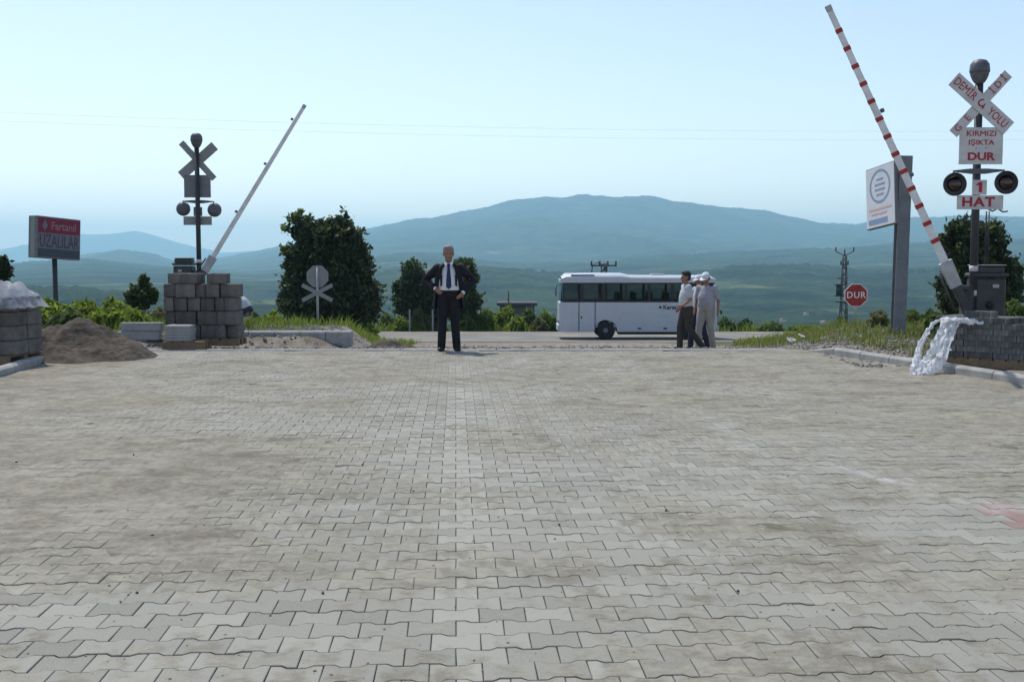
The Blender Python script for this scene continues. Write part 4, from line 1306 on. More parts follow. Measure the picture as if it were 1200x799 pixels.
mb = MB()
mb.prism(side_poly(), 0, .05)
mb.prism(side_poly(), D_ - .05, D_)
for y0, y1 in ((.0, .05), (D_ - .05, D_)):
    mb.prism([(.09, z2), (L_ - .08, z2), (L_ - .1, zr), (.12, zr)], y0, y1)
mb.box((L_ / 2, D_ / 2, .62), (L_ - .2, D_ - .14, .12))
mb.box((.035, D_ / 2, 1.02), (.07, D_ - .102, 1.32)); mb.box((L_ - .035, D_ / 2, 1.05), (.07, D_ - .102, 1.3))
mb.box((.10, D_ / 2, 2.66), (.10, D_ - .102, .16)); mb.box((L_ - .1, D_ / 2, 2.2), (.1, D_ - .102, 1.02))
body = mb.build('body', MT['buswhite'], t, bevel=.012)
# roof: a shallow vault, higher at the front end
vs, fs = [], []
NRS = 14
xs = [.10, .3, 1.6, 2.85, 3.2, 4.5, 6.5, L_ - .25, L_ - .08]
rise = [.10, .27, .29, .28, .19, .18, .18, .16, .04]
for x, rr in zip(xs, rise):
    for k in range(NRS + 1):
        a = math.pi * k / NRS
        y = D_ / 2 - (D_ / 2 + .01) * math.copysign(abs(math.cos(a)) ** .7, math.cos(a))
        vs.append((x, y, zr - .01 + rr * math.sin(a) ** .7))
for i in range(len(xs) - 1):
    for k in range(NRS):
        b0 = i * (NRS + 1) + k
        fs.append((b0, b0 + NRS + 1, b0 + NRS + 2, b0 + 1))
mb = MB(); mb.add(vs, fs, True); mb.build('roof', MT['buswhite'], t)
mb = MB(); mb.box((5.1, .02, zr + .02), (3.6, .04, .035)); mb.build('drip_rail', MT['whitetext'], t)
mb = MB(); mb.box((1.05, .10, zr + .17), (1.05, .05, .07)); mb.build('roof_vent', MT['busdark'], t)
mb = MB(); mb.box((4.55, D_ / 2, zr + .20), (.62, .6, .07), ch=.02); mb.build('roof_hatch', MT['busgrey'], t)
mb = MB(); mb.box((3.8, D_ / 2, 1.62), (6.4, D_ - .12, .02)); mb.build('interior_sill', MT['busdark'], body)
# windows
edges = [.16, 1.02, 1.98, 3.0, 4.05, 5.1, 6.05, 6.95]
for y0, y1 in ((.004, .046), (D_ - .046, D_ - .004)):
    for i in range(len(edges) - 1):
        xa, xb = edges[i], edges[i + 1]
        mb = MB()
        mb.box(((xa + xb) / 2, (y0 + y1) / 2, z1 + .035), (xb - xa - .004, y1 - y0, .07)); mb.box(((xa + xb) / 2, (y0 + y1) / 2, z2 - .03), (xb - xa - .004, y1 - y0, .06))
        mb.box((xa + .032, (y0 + y1) / 2, (z1 + z2) / 2), (.06, y1 - y0 - .004, z2 - z1 - .14)); mb.box((xb - .032, (y0 + y1) / 2, (z1 + z2) / 2), (.06, y1 - y0 - .004, z2 - z1 - .14))
        fr_ = mb.build('window', MT['busdark'], t)
        mb = MB(); mb.add([(xa + .05, (y0 + y1) / 2, z1 + .06), (xb - .05, (y0 + y1) / 2, z1 + .06), (xb - .05, (y0 + y1) / 2, z2 - .05), (xa + .05, (y0 + y1) / 2, z2 - .05)], [(0, 1, 2, 3)])
        mb.build('pane', MT['glass'], fr_)
mb = MB(); mb.add([(.06, .06, 1.69), (.06, D_ - .06, 1.69), (.12, D_ - .06, 2.60), (.12, .06, 2.60)], [(0, 1, 2, 3)]); mb.build('windscreen', MT['glass'], t)
# front passenger door
mb = MB(); mb.box((1.25, -.004, 1.03), (.68, .012, 1.24)); dr = mb.build('door', MT['buswhite'], t, bevel=.004)
for xx in (.885, 1.615):
    mb = MB(); mb.box((xx, -.006, 1.14), (.03, .016, 1.5 - .02)); mb.build('door_seal', MT['busdark'], dr)
mb = MB(); mb.box((1.0, -.016, 1.02), (.05, .02, .11)); mb.build('handle', MT['busdark'], dr)
for xa, xb, za, zc in ((2.75, 3.75, .42, 1.15), (3.8, 4.8, .42, 1.15), (4.85, 5.4, .42, 1.15), (.12, .86, .5, 1.2)):
    mb = MB()
    for (c_, d_) in ((((xa + xb) / 2, -.0015, za), (xb - xa, .006, .012)), (((xa + xb) / 2, -.0015, zc), (xb - xa, .006, .012)), ((xa, -.0015, (za + zc) / 2), (.012, .0055, zc - za - .014)), ((xb, -.0015, (za + zc) / 2), (.012, .0055, zc - za - .014))):
        mb.box(c_, d_)
    mb.build('hatch_seam', MT['busgrey'], t)
# wheels
for wx in WX:
    for wy, s in ((.16, -1), (D_ - .16, 1)):
        mb = MB(); mb.lathe([(.25, -.12), (.40, -.125), (.42, -.09), (.42, .09), (.40, .125), (.25, .12)], 30, 'y', (wx, wy, .42)); wh = mb.build('wheel', MT['black'], t)
        mb = MB(); mb.lathe([(.06, s * .14), (.11, s * .135), (.12, s * .09), (.22, s * .08), (.248, s * .118), (.25, s * .05)], 24, 'y', (wx, wy, .42)); mb.build('rim', MT['steelpole'], wh)
    mb = MB(); mb.tube([(wx, .2, .42), (wx, D_ - .2, .42)], .07, 10)
    for k in range(12):                                               # wheel arch liner
        a0, a1 = math.pi * k / 12, math.pi * (k + 1) / 12
        mb.add([(wx + .51 * math.cos(a), y, .39 + .49 * math.sin(a)) for a, y in ((a0, .03), (a1, .03), (a1, .45), (a0, .45))], [(0, 1, 2, 3)])
    mb.build('axle', MT['busdark'], t)
mb = MB(); mb.box((4.02, .5, .36), (2.7, .6, .26), ch=.03); mb.box((4.0, 1.5, .42), (2.6, .7, .3), ch=.03); mb.build('underfloor_tank', MT['busdark'], t)
mb = MB(); mb.box((.0, D_ / 2, .52), (.12, D_ - .1, .3), ch=.03); mb.build('bumper', MT['busgrey'], t)
mb = MB(); mb.box((L_ + .02, D_ / 2, .52), (.12, D_ - .1, .3), ch=.03); mb.build('bumper', MT['busgrey'], t)
for yy_ in (.22, D_ - .22):
    mb = MB(); mb.box((-.02, yy_, .82), (.06, .26, .2), ch=.03); mb.build('headlight', MT['grey'], t)
for xx in (3.62, 4.78):
    mb = MB(); mb.box((xx, -.004, .52), (.16, .02, .07), ch=.006); mb.build('side_marker', MT['busdark'], t)
mb = MB(); mb.tube([(.08, .03, 2.5), (-.12, -.06, 2.46), (-.16, -.08, 2.3)], .018, 6); mb.box((-.16, -.08, 2.14), (.05, .16, .32), ch=.015); mb.build('mirror', MT['busdark'], t)
mb = MB(); mb.tube([(L_ - .02, .05, 1.35), (L_ + .14, -.08, 1.32)], .02, 6); mb.ellipsoid((L_ + .16, -.1, 1.25), (.05, .05, .1), 10, 6); mb.build('mirror', MT['busdark'], t)
text_part('Karsan', .27, (5.05, -.004, 1.47), t, MT['navy'], bold=.03, sx=1.0)
mb = MB(); mb.prism([(4.46, 1.47), (4.55, 1.40), (4.64, 1.47), (4.55, 1.55)], -.006, .0); mb.build('emblem', MT['navy'], t)
# seats
sm = MB(); sm.box((0, 0, .28), (.42, .9, .16), ch=.03); sm.box((.2, 0, .68), (.12, .86, .72), ch=.04); sm.box((.22, -.22, 1.1), (.09, .28, .18), ch=.03); sm.box((.22, .22, 1.1), (.09, .28, .18), ch=.03)
sm.box((0, 0, .1), (.2, .5, .2))
smesh = sm.mesh('seat'); smesh.materials.append(MT['seat'])
for i in range(7):
    for yy_ in (.56, D_ - .56):
        o = bpy.data.objects.new('seat', smesh); COL.objects.link(o); o.parent = t
        o.location = (1.75 + i * .74, yy_, .95)
o = bpy.data.objects.new('seat', smesh); COL.objects.link(o); o.parent = t; o.location = (.75, .6, .95)

# ================================================================== PEOPLE
def remesh(mb, name, voxel, smooth=4):
    me = mb.mesh(name)
    o = bpy.data.objects.new('tmp', me); COL.objects.link(o)
    m = o.modifiers.new('r', 'REMESH'); m.mode = 'VOXEL'; m.voxel_size = voxel
    s = o.modifiers.new('s', 'SMOOTH'); s.iterations = smooth; s.factor = .5
    dg = bpy.context.evaluated_depsgraph_get(); dg.update()
    r = bpy.data.meshes.new_from_object(o.evaluated_get(dg))
    bpy.data.objects.remove(o)
    r.polygons.foreach_set('use_smooth', np.ones(len(r.polygons), bool))
    r.name = name
    return r


def soft(mb, pts, rads, n=14):
    """tapered tube with rounded ends"""
    pts = [Vector(p) for p in pts]
    rads = [r if isinstance(r, (tuple, list)) else (r, r) for r in rads]
    d0 = (pts[0] - pts[1]).normalized(); d1 = (pts[-1] - pts[-2]).normalized()
    r0, r1 = min(rads[0]), min(rads[-1])
    P_ = [pts[0] + d0 * r0 * .9, pts[0] + d0 * r0 * .55] + pts + [pts[-1] + d1 * r1 * .55, pts[-1] + d1 * r1 * .9]
    s = lambda r, k: (r[0] * k, r[1] * k)
    R_ = [s(rads[0], .35), s(rads[0], .8)] + rads + [s(rads[-1], .8), s(rads[-1], .35)]
    mb.tube(P_, R_, n)


def hand(mb, wrist, dirv, palm_n, curl, side):
    """palm and five fingers; dirv from wrist to knuckles, palm_n out of the palm, side = +1/-1 thumb side along cross"""
    d = Vector(dirv).normalized(); nrm = Vector(palm_n); nrm = (nrm - d * nrm.dot(d)).normalized(); w = d.cross(nrm) * side
    W = Vector(wrist)
    soft(mb, [W, W + d * .045, W + d * .085], [(.022, .022), (.026, .026), (.024, .024)], 10)
    for off in (-.024, -.009, .009, .024):
        soft(mb, [W + d * .03 + w * off * .6, W + d * .085 + w * off], [.014, .012], 8)
    for k, (off, ln) in enumerate(((.027, .068), (.009, .078), (-.009, .072), (-.027, .056))):
        p = W + d * .085 + w * off
        q = d.copy(); pts = [p]
        for s_ in (.42, .32, .26):
            q = (q * math.cos(curl) + nrm * math.sin(curl)).normalized(); p = p + q * ln * s_; pts.append(p)
        soft(mb, pts, [.0095, .009, .0085, .0075], 8)
    p = W + d * .025 + w * .028
    soft(mb, [p, p + (d * .6 + w * .75).normalized() * .035, p + (d * .75 + w * .55 + nrm * .3).normalized() * .062], [.013, .011, .009], 8)


def person(loc, rz, label, J, cloth, group=None):
    """J: joints in local metres, facing -Y; cloth: settings"""
    t = thing('person', label, 'person', loc, rz, group)
    v = lambda k: Vector(J[k])
    fat = J.get('fat', 1.0)
    hd = v('head'); hf = Vector(J.get('look', (0, -1, 0))).normalized()
    hu = Vector(J.get('headup', (0, 0, 1))); hu = (hu - hf * hu.dot(hf)).normalized(); hs = hf.cross(hu)
    HM = Matrix((hs * 1.1, -hf * 1.08, hu * 1.06)).transposed().to_4x4(); HM.translation = hd       # local x = right, -y = face, z = up
    side = Vector(J.get('side', (1, 0, 0))).normalized()
    # ---- body
    mb = MB()
    mb.M = HM
    mb.ellipsoid((0, .012, .03), (.077, .096, .098), 18, 12)
    mb.ellipsoid((0, -.018, -.035), (.062, .074, .085), 16, 10)
    mb.ellipsoid((0, -.05, -.085), (.036, .036, .034), 12, 8)
    mb.tube([(0, -.075, .02), (0, -.108, -.028), (0, -.085, -.042)], [.010, .017, .014], 8)
    for s in (-1, 1):
        mb.ellipsoid((s * .078, .012, -.008), (.012, .024, .034), 10, 8)
        mb.tube([(s * .012, -.083, .025), (s * .045, -.075, .024)], [.010, .008], 6)
        mb.ellipsoid((s * .04, -.065, -.03), (.022, .02, .02), 8, 6)
    mb.M = Matrix.Identity(4)
    soft(mb, [v('neck') + Vector((0, 0, -.05)), hd - hu * .05], [.06, .053])
    pts = [v('pelvis') - (v('chest') - v('pelvis')).normalized() * .04, v('pelvis'), v('waist'), v('chest'), v('neck') - (v('neck') - v('chest')) * .3]
    mb.tube(pts, [(.13 * fat, .09 * fat), (.155 * fat, .105 * fat), (.145 * fat, .105 * fat), (.165, .11), (.09, .07)], 18)
    for s in 'LR':
        soft(mb, [v('sh' + s), v('el' + s), v('wr' + s)], [.05, .038, .027])
        soft(mb, [v('chest') + (v('sh' + s) - v('chest')) * .3, v('sh' + s)], [.06, .052])
        mid = v('hip' + s).lerp(v('kn' + s), .4)
        soft(mb, [v('hip' + s), mid, v('kn' + s), v('kn' + s).lerp(v('an' + s), .3), v('an' + s)], [.085 * fat, .078 * fat, .052, .052, .036])
        fd = Vector(J['ft' + s]).normalized()
        soft(mb, [v('an' + s) - fd * .01 - Vector((0, 0, .035)), v('an' + s) + fd * .09 - Vector((0, 0, .05))], [.024, .018])
        hd_ = J.get('hd' + s, (v('wr' + s) - v('el' + s)))
        hand(mb, v('wr' + s), hd_, J.get('pn' + s, (-1 if s == 'L' else 1, 0, 0)), J.get('curl' + s, .35), J.get('th' + s, 1))
    me = remesh(mb, 'body', .0085, 2)
    body = link('body', me, [MT['skin'], MT['eye'], MT['lip']], t)
    co = np.empty(len(me.polygons) * 3); me.polygons.foreach_get('center', co); co = co.reshape(-1, 3)
    mi = np.zeros(len(me.polygons), np.int32)
    for s in (-1, 1):
        e = HM @ Vector((s * .03, -.084, .006)); mi[np.linalg.norm(co - np.array(e), axis=1) < .012] = 1
    for k in range(-2, 3):
        e = HM @ Vector((k * .009, -.09, -.062)); mi[np.linalg.norm(co - np.array(e), axis=1) < .008] = 2
    me.polygons.foreach_set('material_index', mi)
    # ---- hair / cap
    mb = MB(); mb.M = HM
    if cloth.get('cap'):
        prof = [(.0, .14), (.05, .132), (.08, .105), (.092, .07), (.094, .045)]
        vs, fs = [], []
        for r_, z_ in prof:
            for k in range(20):
                a = 2 * math.pi * k / 20; vs.append((r_ * .92 * math.cos(a), .01 + r_ * 1.14 * math.sin(a), z_))
        for i in range(4):
            for k in range(20): fs.append((i * 20 + k, i * 20 + (k + 1) % 20, (i + 1) * 20 + (k + 1) % 20, (i + 1) * 20 + k))
        mb.add(vs, fs, True)
        vs = []
        for k in range(9):
            a = R(200 + 17.5 * k); vs += [(.088 * math.cos(a), .01 + .105 * math.sin(a), .048), (.10 * math.cos(a), -.005 + .178 * math.sin(a), .026)]
        mb.add(vs, [(2 * k, 2 * k + 1, 2 * k + 3, 2 * k + 2) for k in range(8)], True)
        o = mb.build('cap', MT['cap'], t)
        sd = o.modifiers.new('s', 'SOLIDIFY'); sd.thickness = .004
        mb = MB(); mb.M = HM
        mb.ellipsoid((0, .055, -.012), (.077, .052, .06), 14, 8); mb.build('hair', MT[cloth.get('hair', 'hairdark')], t)
    else:
        bald = cloth.get('bald', False)
        mb.ellipsoid((0, .024, .05 if not bald else .03), (.086, .098, .092 if not bald else .088), 18, 12)
        mb.ellipsoid((0, .052, -.01), (.078, .06, .07), 14, 8)
        if not bald: mb.ellipsoid((.01, -.03, .098), (.066, .05, .034), 12, 8)
        h_ = remesh(mb, 'hair', .009, 3); link('hair', h_, MT[cloth.get('hair', 'hairdark')], t)
    # ---- trousers
    mb = MB()
    up = (v('chest') - v('pelvis')).normalized()
    mb.tube([v('pelvis') - up * .06, v('pelvis') - up * .01, v('pelvis').lerp(v('waist'), .75)], [(.15 * fat, .115 * fat), (.175 * fat, .128 * fat), (.165 * fat, .125 * fat)], 18)
    for s in 'LR':
        mid = v('hip' + s).lerp(v('kn' + s), .4)
        an = v('an' + s) + Vector((0, 0, -.03))
        soft(mb, [v('hip' + s) + up * .03, mid, v('kn' + s), v('kn' + s).lerp(an, .5), an], [.105 * fat, .097 * fat, .078, .073, .07])
    link('trousers', remesh(mb, 'trousers', .012, 4), MT[cloth['trousers']], t)
    # ---- shirt
    mb = MB()
    nk = v('neck')
    mb.tube([v('pelvis').lerp(v('waist'), .25), v('waist'), v('waist').lerp(v('chest'), .5), v('chest'), nk - (nk - v('chest')) * .35, nk + Vector((0, 0, .005))],
            [(.182 * fat, .138 * fat), (.176 * fat, .145 * fat), (.178 * fat, .142 * fat), (.188, .128), (.125, .09), (.066, .062)], 20)
    for s in 'LR':
        sl = cloth.get('sleeve', 1.0)
        e = v('sh' + s).lerp(v('el' + s), sl if sl < 1 else 1)
        soft(mb, [v('chest') + (v('sh' + s) - v('chest')) * .35, v('sh' + s)], [.075, .066])
        pp = [v('sh' + s), e] + ([v('wr' + s)] if sl >= 1 else [])
        soft(mb, pp, ([.06, .05] if cloth.get('jacket') else [.068, .06]) + ([.04] if sl >= 1 else []))
    link('shirt', remesh(mb, 'shirt', .012, 4), MT[cloth['shirt']], t)
    # ---- belt
    if cloth.get('belt'):
        mb = MB(); c = v('pelvis').lerp(v('waist'), .32); mb.tube([c - up * .018, c + up * .018], [(.187 * fat, .143 * fat)] * 2, 24); mb.build('belt', MT['shoe'], t)
    # ---- jacket, open at the front
    if cloth.get('jacket'):
        mb = MB()
        rows_ = [(.70, .27, .20, 64), (.85, .265, .20, 60), (1.0, .245, .19, 54), (1.15, .235, .18, 47), (1.28, .23, .165, 38), (1.38, .215, .14, 30), (1.45, .15, .115, 26), (1.485, .085, .085, 32)]
        nk_ = 22
        outer, inner = [], []
        for z_, rx_, ry_, gap in rows_:
            for k in range(nk_ + 1):
                a = R(-90 + gap + (360 - 2 * gap) * k / nk_)
                outer.append((rx_ * math.cos(a), ry_ * math.sin(a) + .01, z_)); inner.append(((rx_ - .018) * math.cos(a), (ry_ - .018) * math.sin(a) + .01, z_))
        st = nk_ + 1; nr = len(rows_); o_ = len(outer)
        fs = []
        for i in range(nr - 1):
            for k in range(nk_):
                b0 = i * st + k
                fs.append((b0, b0 + 1, b0 + st + 1, b0 + st)); fs.append((o_ + b0, o_ + b0 + st, o_ + b0 + st + 1, o_ + b0 + 1))
        for k in range(nk_):
            fs.append((k, o_ + k, o_ + k + 1, k + 1)); q = (nr - 1) * st + k; fs.append((q, q + 1, o_ + q + 1, o_ + q))
        for i in range(nr - 1):
            for k in (0, nk_):
                b0 = i * st + k; fs.append((b0, b0 + st, o_ + b0 + st, o_ + b0))
        mb.add(outer + inner, fs, True)
        for s in 'LR':
            soft(mb, [v('chest') + (v('sh' + s) - v('chest')) * .62 + Vector((0, .02, .02)), v('sh' + s) + Vector((0, 0, .004))], [.078, .07])
            w_ = v('el' + s).lerp(v('wr' + s), .9)
            soft(mb, [v('sh' + s), v('sh' + s).lerp(v('el' + s), .5), v('el' + s), w_], [.072, .074, .074, .056])
            sg = -1 if v('sh' + s).x < 0 else 1
            mb.add(*_lapel(sg))
        jk = remesh(mb, 'jacket', .010, 3); link('jacket', jk, MT[cloth['jacket']], t)
        # tie
        mb = MB()
        prof = [(1.47, .022), (1.44, .026), (1.42, .02), (1.2, .04), (1.08, .045), (1.04, .0)]
        yf = lambda z_: float(np.interp(z_, [1.04, 1.1, 1.3, 1.42, 1.47], [-.172, -.172, -.142, -.108, -.085]))
        vs = []
        for z_, w_ in prof: vs += [(-w_, yf(z_) - .012, z_), (0, yf(z_) - .02, z_), (w_, yf(z_) - .012, z_)]
        mb.add(vs, [(3 * i + j, 3 * i + j + 1, 3 * i + j + 4, 3 * i + j + 3) for i in range(5) for j in range(2)])
        o = mb.build('tie', MT['tie'], t); sd = o.modifiers.new('s', 'SOLIDIFY'); sd.thickness = .008
        mb = MB()
        for s in (-1, 1):
            mb.add([(s * .012, -.098, 1.47), (s * .07, -.06, 1.515), (s * .075, -.075, 1.475), (s * .05, -.125, 1.425)], [(0, 1, 2, 3)])
        o = mb.build('collar', MT[cloth['shirt']], t); sd = o.modifiers.new('s', 'SOLIDIFY'); sd.thickness = .006
    # ---- shoes
    for s in 'LR':
        fd = Vector(J['ft' + s]).normalized(); an = v('an' + s)
        mb = MB()
        soft(mb, [an + Vector((0, 0, .0)), an - Vector((0, 0, .035))], [.046, .046], 10)
        fdh = fd
        soft(mb, [an - fdh * .05 + Vector((0, 0, -.046)), an + fdh * .04 + Vector((0, 0, -.046)), an + fdh * .15 + Vector((0, 0, -.052))], [(.04, .034), (.043, .036), (.038, .026)], 12)
        link('shoe', remesh(mb, 'shoe', .009, 2), MT['shoe'], t)
    return t


def _lapel(sg):
    vs, n2 = [], 0
    for y_ in (-.148, -.162):
        vs += [(sg * .085, y_ + .06, 1.47), (sg * .15, y_ + .035, 1.40), (sg * .165, y_ + .012, 1.30), (sg * .10, y_ + .004, 1.26), (sg * .105, y_, 1.1), (sg * .15, y_ + .01, 1.08)]
    fs = [[0, 1, 2, 3, 4, 5], [6, 7, 8, 9, 10, 11]] + [(i, (i + 1) % 6, 6 + (i + 1) % 6, 6 + i) for i in range(6)]
    return vs, fs


def stand(**kw):
    J = dict(head=(0, -.01, 1.635), neck=(0, .01, 1.475), chest=(0, 0, 1.30), waist=(0, 0, 1.10), pelvis=(0, 0, .96),
             shL=(-.195, .01, 1.425), shR=(.195, .01, 1.425), elL=(-.235, .03, 1.13), elR=(.235, .03, 1.13), wrL=(-.245, -.04, .88), wrR=(.245, -.04, .88),
             hipL=(-.09, 0, .93), hipR=(.09, 0, .93), knL=(-.105, -.01, .50), knR=(.105, -.01, .50), anL=(-.115, .02, .083), anR=(.115, .02, .083),
             ftL=(-.25, -1, 0), ftR=(.25, -1, 0))
    J.update(kw); return J


# the man in the dark suit, hands on hips
p = P(526, 411, 18.72)
person((p.x, 18.72, .006), R(4), 'man in open dark suit and navy tie with hands on hips',
       stand(fat=1.12, shL=(-.185, .01, 1.40), shR=(.185, .01, 1.40), elL=(-.40, .10, 1.17), elR=(.42, .10, 1.17), wrL=(-.235, -.10, 1.06), wrR=(.245, -.12, .99),
             hdL=(.55, -.35, -.55), hdR=(-.55, -.35, -.6), pnL=(.6, .7, 0), pnR=(-.6, .7, 0), curlL=.3, curlR=.3,
             anL=(-.125, .02, .083), anR=(.135, .0, .083), look=(.05, -1, -.12)),
       dict(trousers='suit', shirt='shirt', jacket='suit', hair='hairgrey', belt=True))

# man walking left, in profile
p = P(803, 410.5, 25)
person((p.x, 25, gz(p.x, 25) + .012), R(-82), 'dark haired man in a white shirt walking left, in profile',
       stand(fat=1.08, anL=(-.09, -.10, .083), knL=(-.095, -.10, .50), anR=(.09, .36, .12), knR=(.09, .05, .50), ftL=(0, -1, 0), ftR=(0, -.85, -.35), pelvis=(0, 0.02, .95), hipL=(-.09, .02, .92), hipR=(.09, .03, .92),
             elL=(-.235, .10, 1.16), wrL=(-.22, -.06, .96), elR=(.235, .04, 1.15), wrR=(.23, -.16, 1.0), look=(0, -1, -.08)),
       dict(trousers='darkbrown', shirt='shirtblue', sleeve=.75, hair='hairdark'), 'men walking together behind the paving')

# man with a white cap, nearest of the pair
p = P(827, 410.5, 25.5)
person((p.x, 25.5, gz(p.x, 25.5) + .012), R(-35), 'broad man in white cap, grey shirt and beige trousers',
       stand(fat=1.15, anL=(-.12, -.16, .083), knL=(-.11, -.14, .49), anR=(.12, .14, .083), knR=(.105, .02, .49), ftL=(-.15, -1, 0), ftR=(.1, -1, 0), look=(-.1, -1, -.38), headup=(0, -.3, 1), head=(0, -.045, 1.625),
             elL=(-.27, .05, 1.14), wrL=(-.26, -.06, .90), elR=(.28, .05, 1.13), wrR=(.30, -.02, .87)),
       dict(trousers='beige', shirt='shirtgrey', sleeve=.8, cap=True, hair='hairgrey'), 'men walking together behind the paving')

p = P(819, 409, 26.6)
person((p.x, 26.6, gz(p.x, 26.6) + .012), R(-60), 'man in white cap and dark trousers mostly hidden by the other two',
       stand(anL=(-.10, -.18, .083), knL=(-.1, -.15, .49), anR=(.10, .2, .083), knR=(.1, .04, .49), ftL=(0, -1, 0), ftR=(0, -1, 0), look=(-.1, -1, -.15)),
       dict(trousers='darkblue', shirt='shirtblue', sleeve=.8, cap=True, hair='hairdark'), 'men walking together behind the paving')

# worker squatting behind the stack, bent to the left
p = P(281, 372, 23.2)
gb = gz(p.x, 23.2)
person((p.x, 23.2, gb + .012), R(-100), 'worker in a pale shirt squatting behind the block stack, only his back showing',
       stand(pelvis=(0, .16, .40), waist=(0, .06, .55), chest=(0, -.12, .68), neck=(0, -.27, .75), head=(0, -.38, .77), look=(0, -.8, -.6), headup=(0, -.5, .8),
             shL=(-.19, -.22, .70), shR=(.19, -.22, .70), elL=(-.22, -.40, .45), elR=(.22, -.40, .45), wrL=(-.12, -.52, .24), wrR=(.12, -.52, .24),
             hipL=(-.1, .16, .37), hipR=(.1, .16, .37), knL=(-.17, -.22, .50), knR=(.17, -.22, .50), anL=(-.14, -.02, .083), anR=(.14, -.02, .083), ftL=(-.2, -1, 0), ftR=(.2, -1, 0)),
       dict(trousers='darkblue', shirt='shirtblue', sleeve=.9, hair='hairdark'))

# ================================================================== STACKS, PALLETS, HEAPS
ORD = ['first', 'second', 'third', 'fourth', 'fifth', 'sixth', 'seventh', 'eighth', 'ninth', 'tenth', 'eleventh', 'twelfth']
LAY = ['bottom', 'second', 'third', 'fourth', 'fifth', 'sixth', 'seventh', 'eighth', 'ninth']


def pallet(loc, rz, w, d, label):
    t = thing('wooden_pallet', label, 'pallet', loc, rz, 'wooden pallets under the stacks')
    nb = max(3, int(w / .16))
    for i in range(nb):
        mb = MB(); mb.box((-w / 2 + (i + .5) * w / nb, 0, .124), (w / nb - .03, d, .02)); mb.build('deck_board', MT['wood'], t)
    for y in (-d / 2 + .05, 0, d / 2 - .05):
        mb = MB(); mb.box((0, y, .0585), (w, .09, .11)); mb.build('bearer', MT['wood'], t)
    return t


# ---- the block stack in front of the left signal
Yk = 19.75
c0 = P(236.5, 405, Yk)
gk = max(gz(c0.x, Yk), 0.0)
pal_z = gk + .004
pallet((c0.x, Yk + .26, pal_z), 0, 1.34, .62, 'wooden pallet under the tall stack of concrete blocks')
rb = random.Random(5)
protos = {}


def block_mesh(w, d, h, seed):
    key = (round(w, 3), round(d, 3), round(h, 3), seed)
    if key in protos: return protos[key]
    bm = bmesh.new(); bmesh.ops.create_cube(bm, size=1)
    for v in bm.verts: v.co = Vector((v.co.x * w, v.co.y * d, v.co.z * h + h / 2))
    bmesh.ops.bevel(bm, geom=bm.edges[:], offset=.010, segments=1, affect='EDGES')
    bmesh.ops.subdivide_edges(bm, edges=[e for e in bm.edges if e.calc_length() > .1], cuts=4, use_grid_fill=True)
    rr = random.Random(seed + 31)
    for v in bm.verts:
        edge = (abs(abs(v.co.x) - w / 2) < .02) + (abs(abs(v.co.y) - d / 2) < .02) + (abs(abs(v.co.z - h / 2) - h / 2) < .02)
        k = rr.uniform(0, .022) if (edge >= 2 and rr.random() < .22) else rr.uniform(0, .003)
        c = Vector((0, 0, h / 2)); v.co += (c - v.co).normalized() * k
    me = bpy.data.meshes.new('concrete_block'); bm.to_mesh(me); bm.free()
    me.polygons.foreach_set('use_smooth', np.zeros(len(me.polygons), bool))
    me.materials.append(MT['block']); protos[key] = me
    return me


LAYERS = [  # x extents measured in photo pixels along the face, bottom layer first
    [195, 217, 234, 254, 265, 279], [193, 206, 231, 256, 279], [192, 204, 220, 236, 253, 264, 277], [191, 206, 230, 242, 258, 279], [197, 236, 243, 266],
]
hb = .243
for li, ed in enumerate(LAYERS):
    cnt = 0
    cols_ = [(ed[i], ed[i + 1]) for i in range(len(ed) - 1)]
    if li == 4: cols_ = [(197, 214), (214, 234), (244, 264)]
    for i, (a, b_) in enumerate(cols_):
        xa, xb = P(a, 400, Yk).x, P(b_, 400, Yk).x
        w = xb - xa - .012
        h_ = hb if li < 4 else .19
        o = bpy.data.objects.new('concrete_block', block_mesh(round(w, 2) - .004, .5, h_ - .004, (li * 7 + i) % 9)); COL.objects.link(o)
        o.location = ((xa + xb) / 2, Yk + .25 + rb.uniform(-.06, .05), pal_z + .136 + li * hb)
        o.rotation_euler = (0, 0, R(rb.uniform(-2.6, 2.6)))
        where = 'top' if li == 4 else LAY[li]
        tag(o, f'rough grey concrete block, {ORD[i]} from the left in the {where} layer of the tall stack', 'concrete block', 'concrete blocks of the tall stack')
# bits on top
mb = MB(); mb.box((0, 0, .05), (.2, .2, .1), ch=.01)

# ---- kerb stones lying left of the stack
def kerbstone(name, x, y, z, l, d, h, rz, label, m='concrete'):
    mb = MB(); mb.prism([(-l / 2, 0), (l / 2, 0), (l / 2, h), (-l / 2, h)], -d / 2, d / 2)
    o = mb.build(name, MT[m], bevel=.012)
    o.location = (x, y, z); o.rotation_euler = (0, 0, rz)
    return tag(o, label, 'kerb stone', 'kerb stones lying by the block stack')


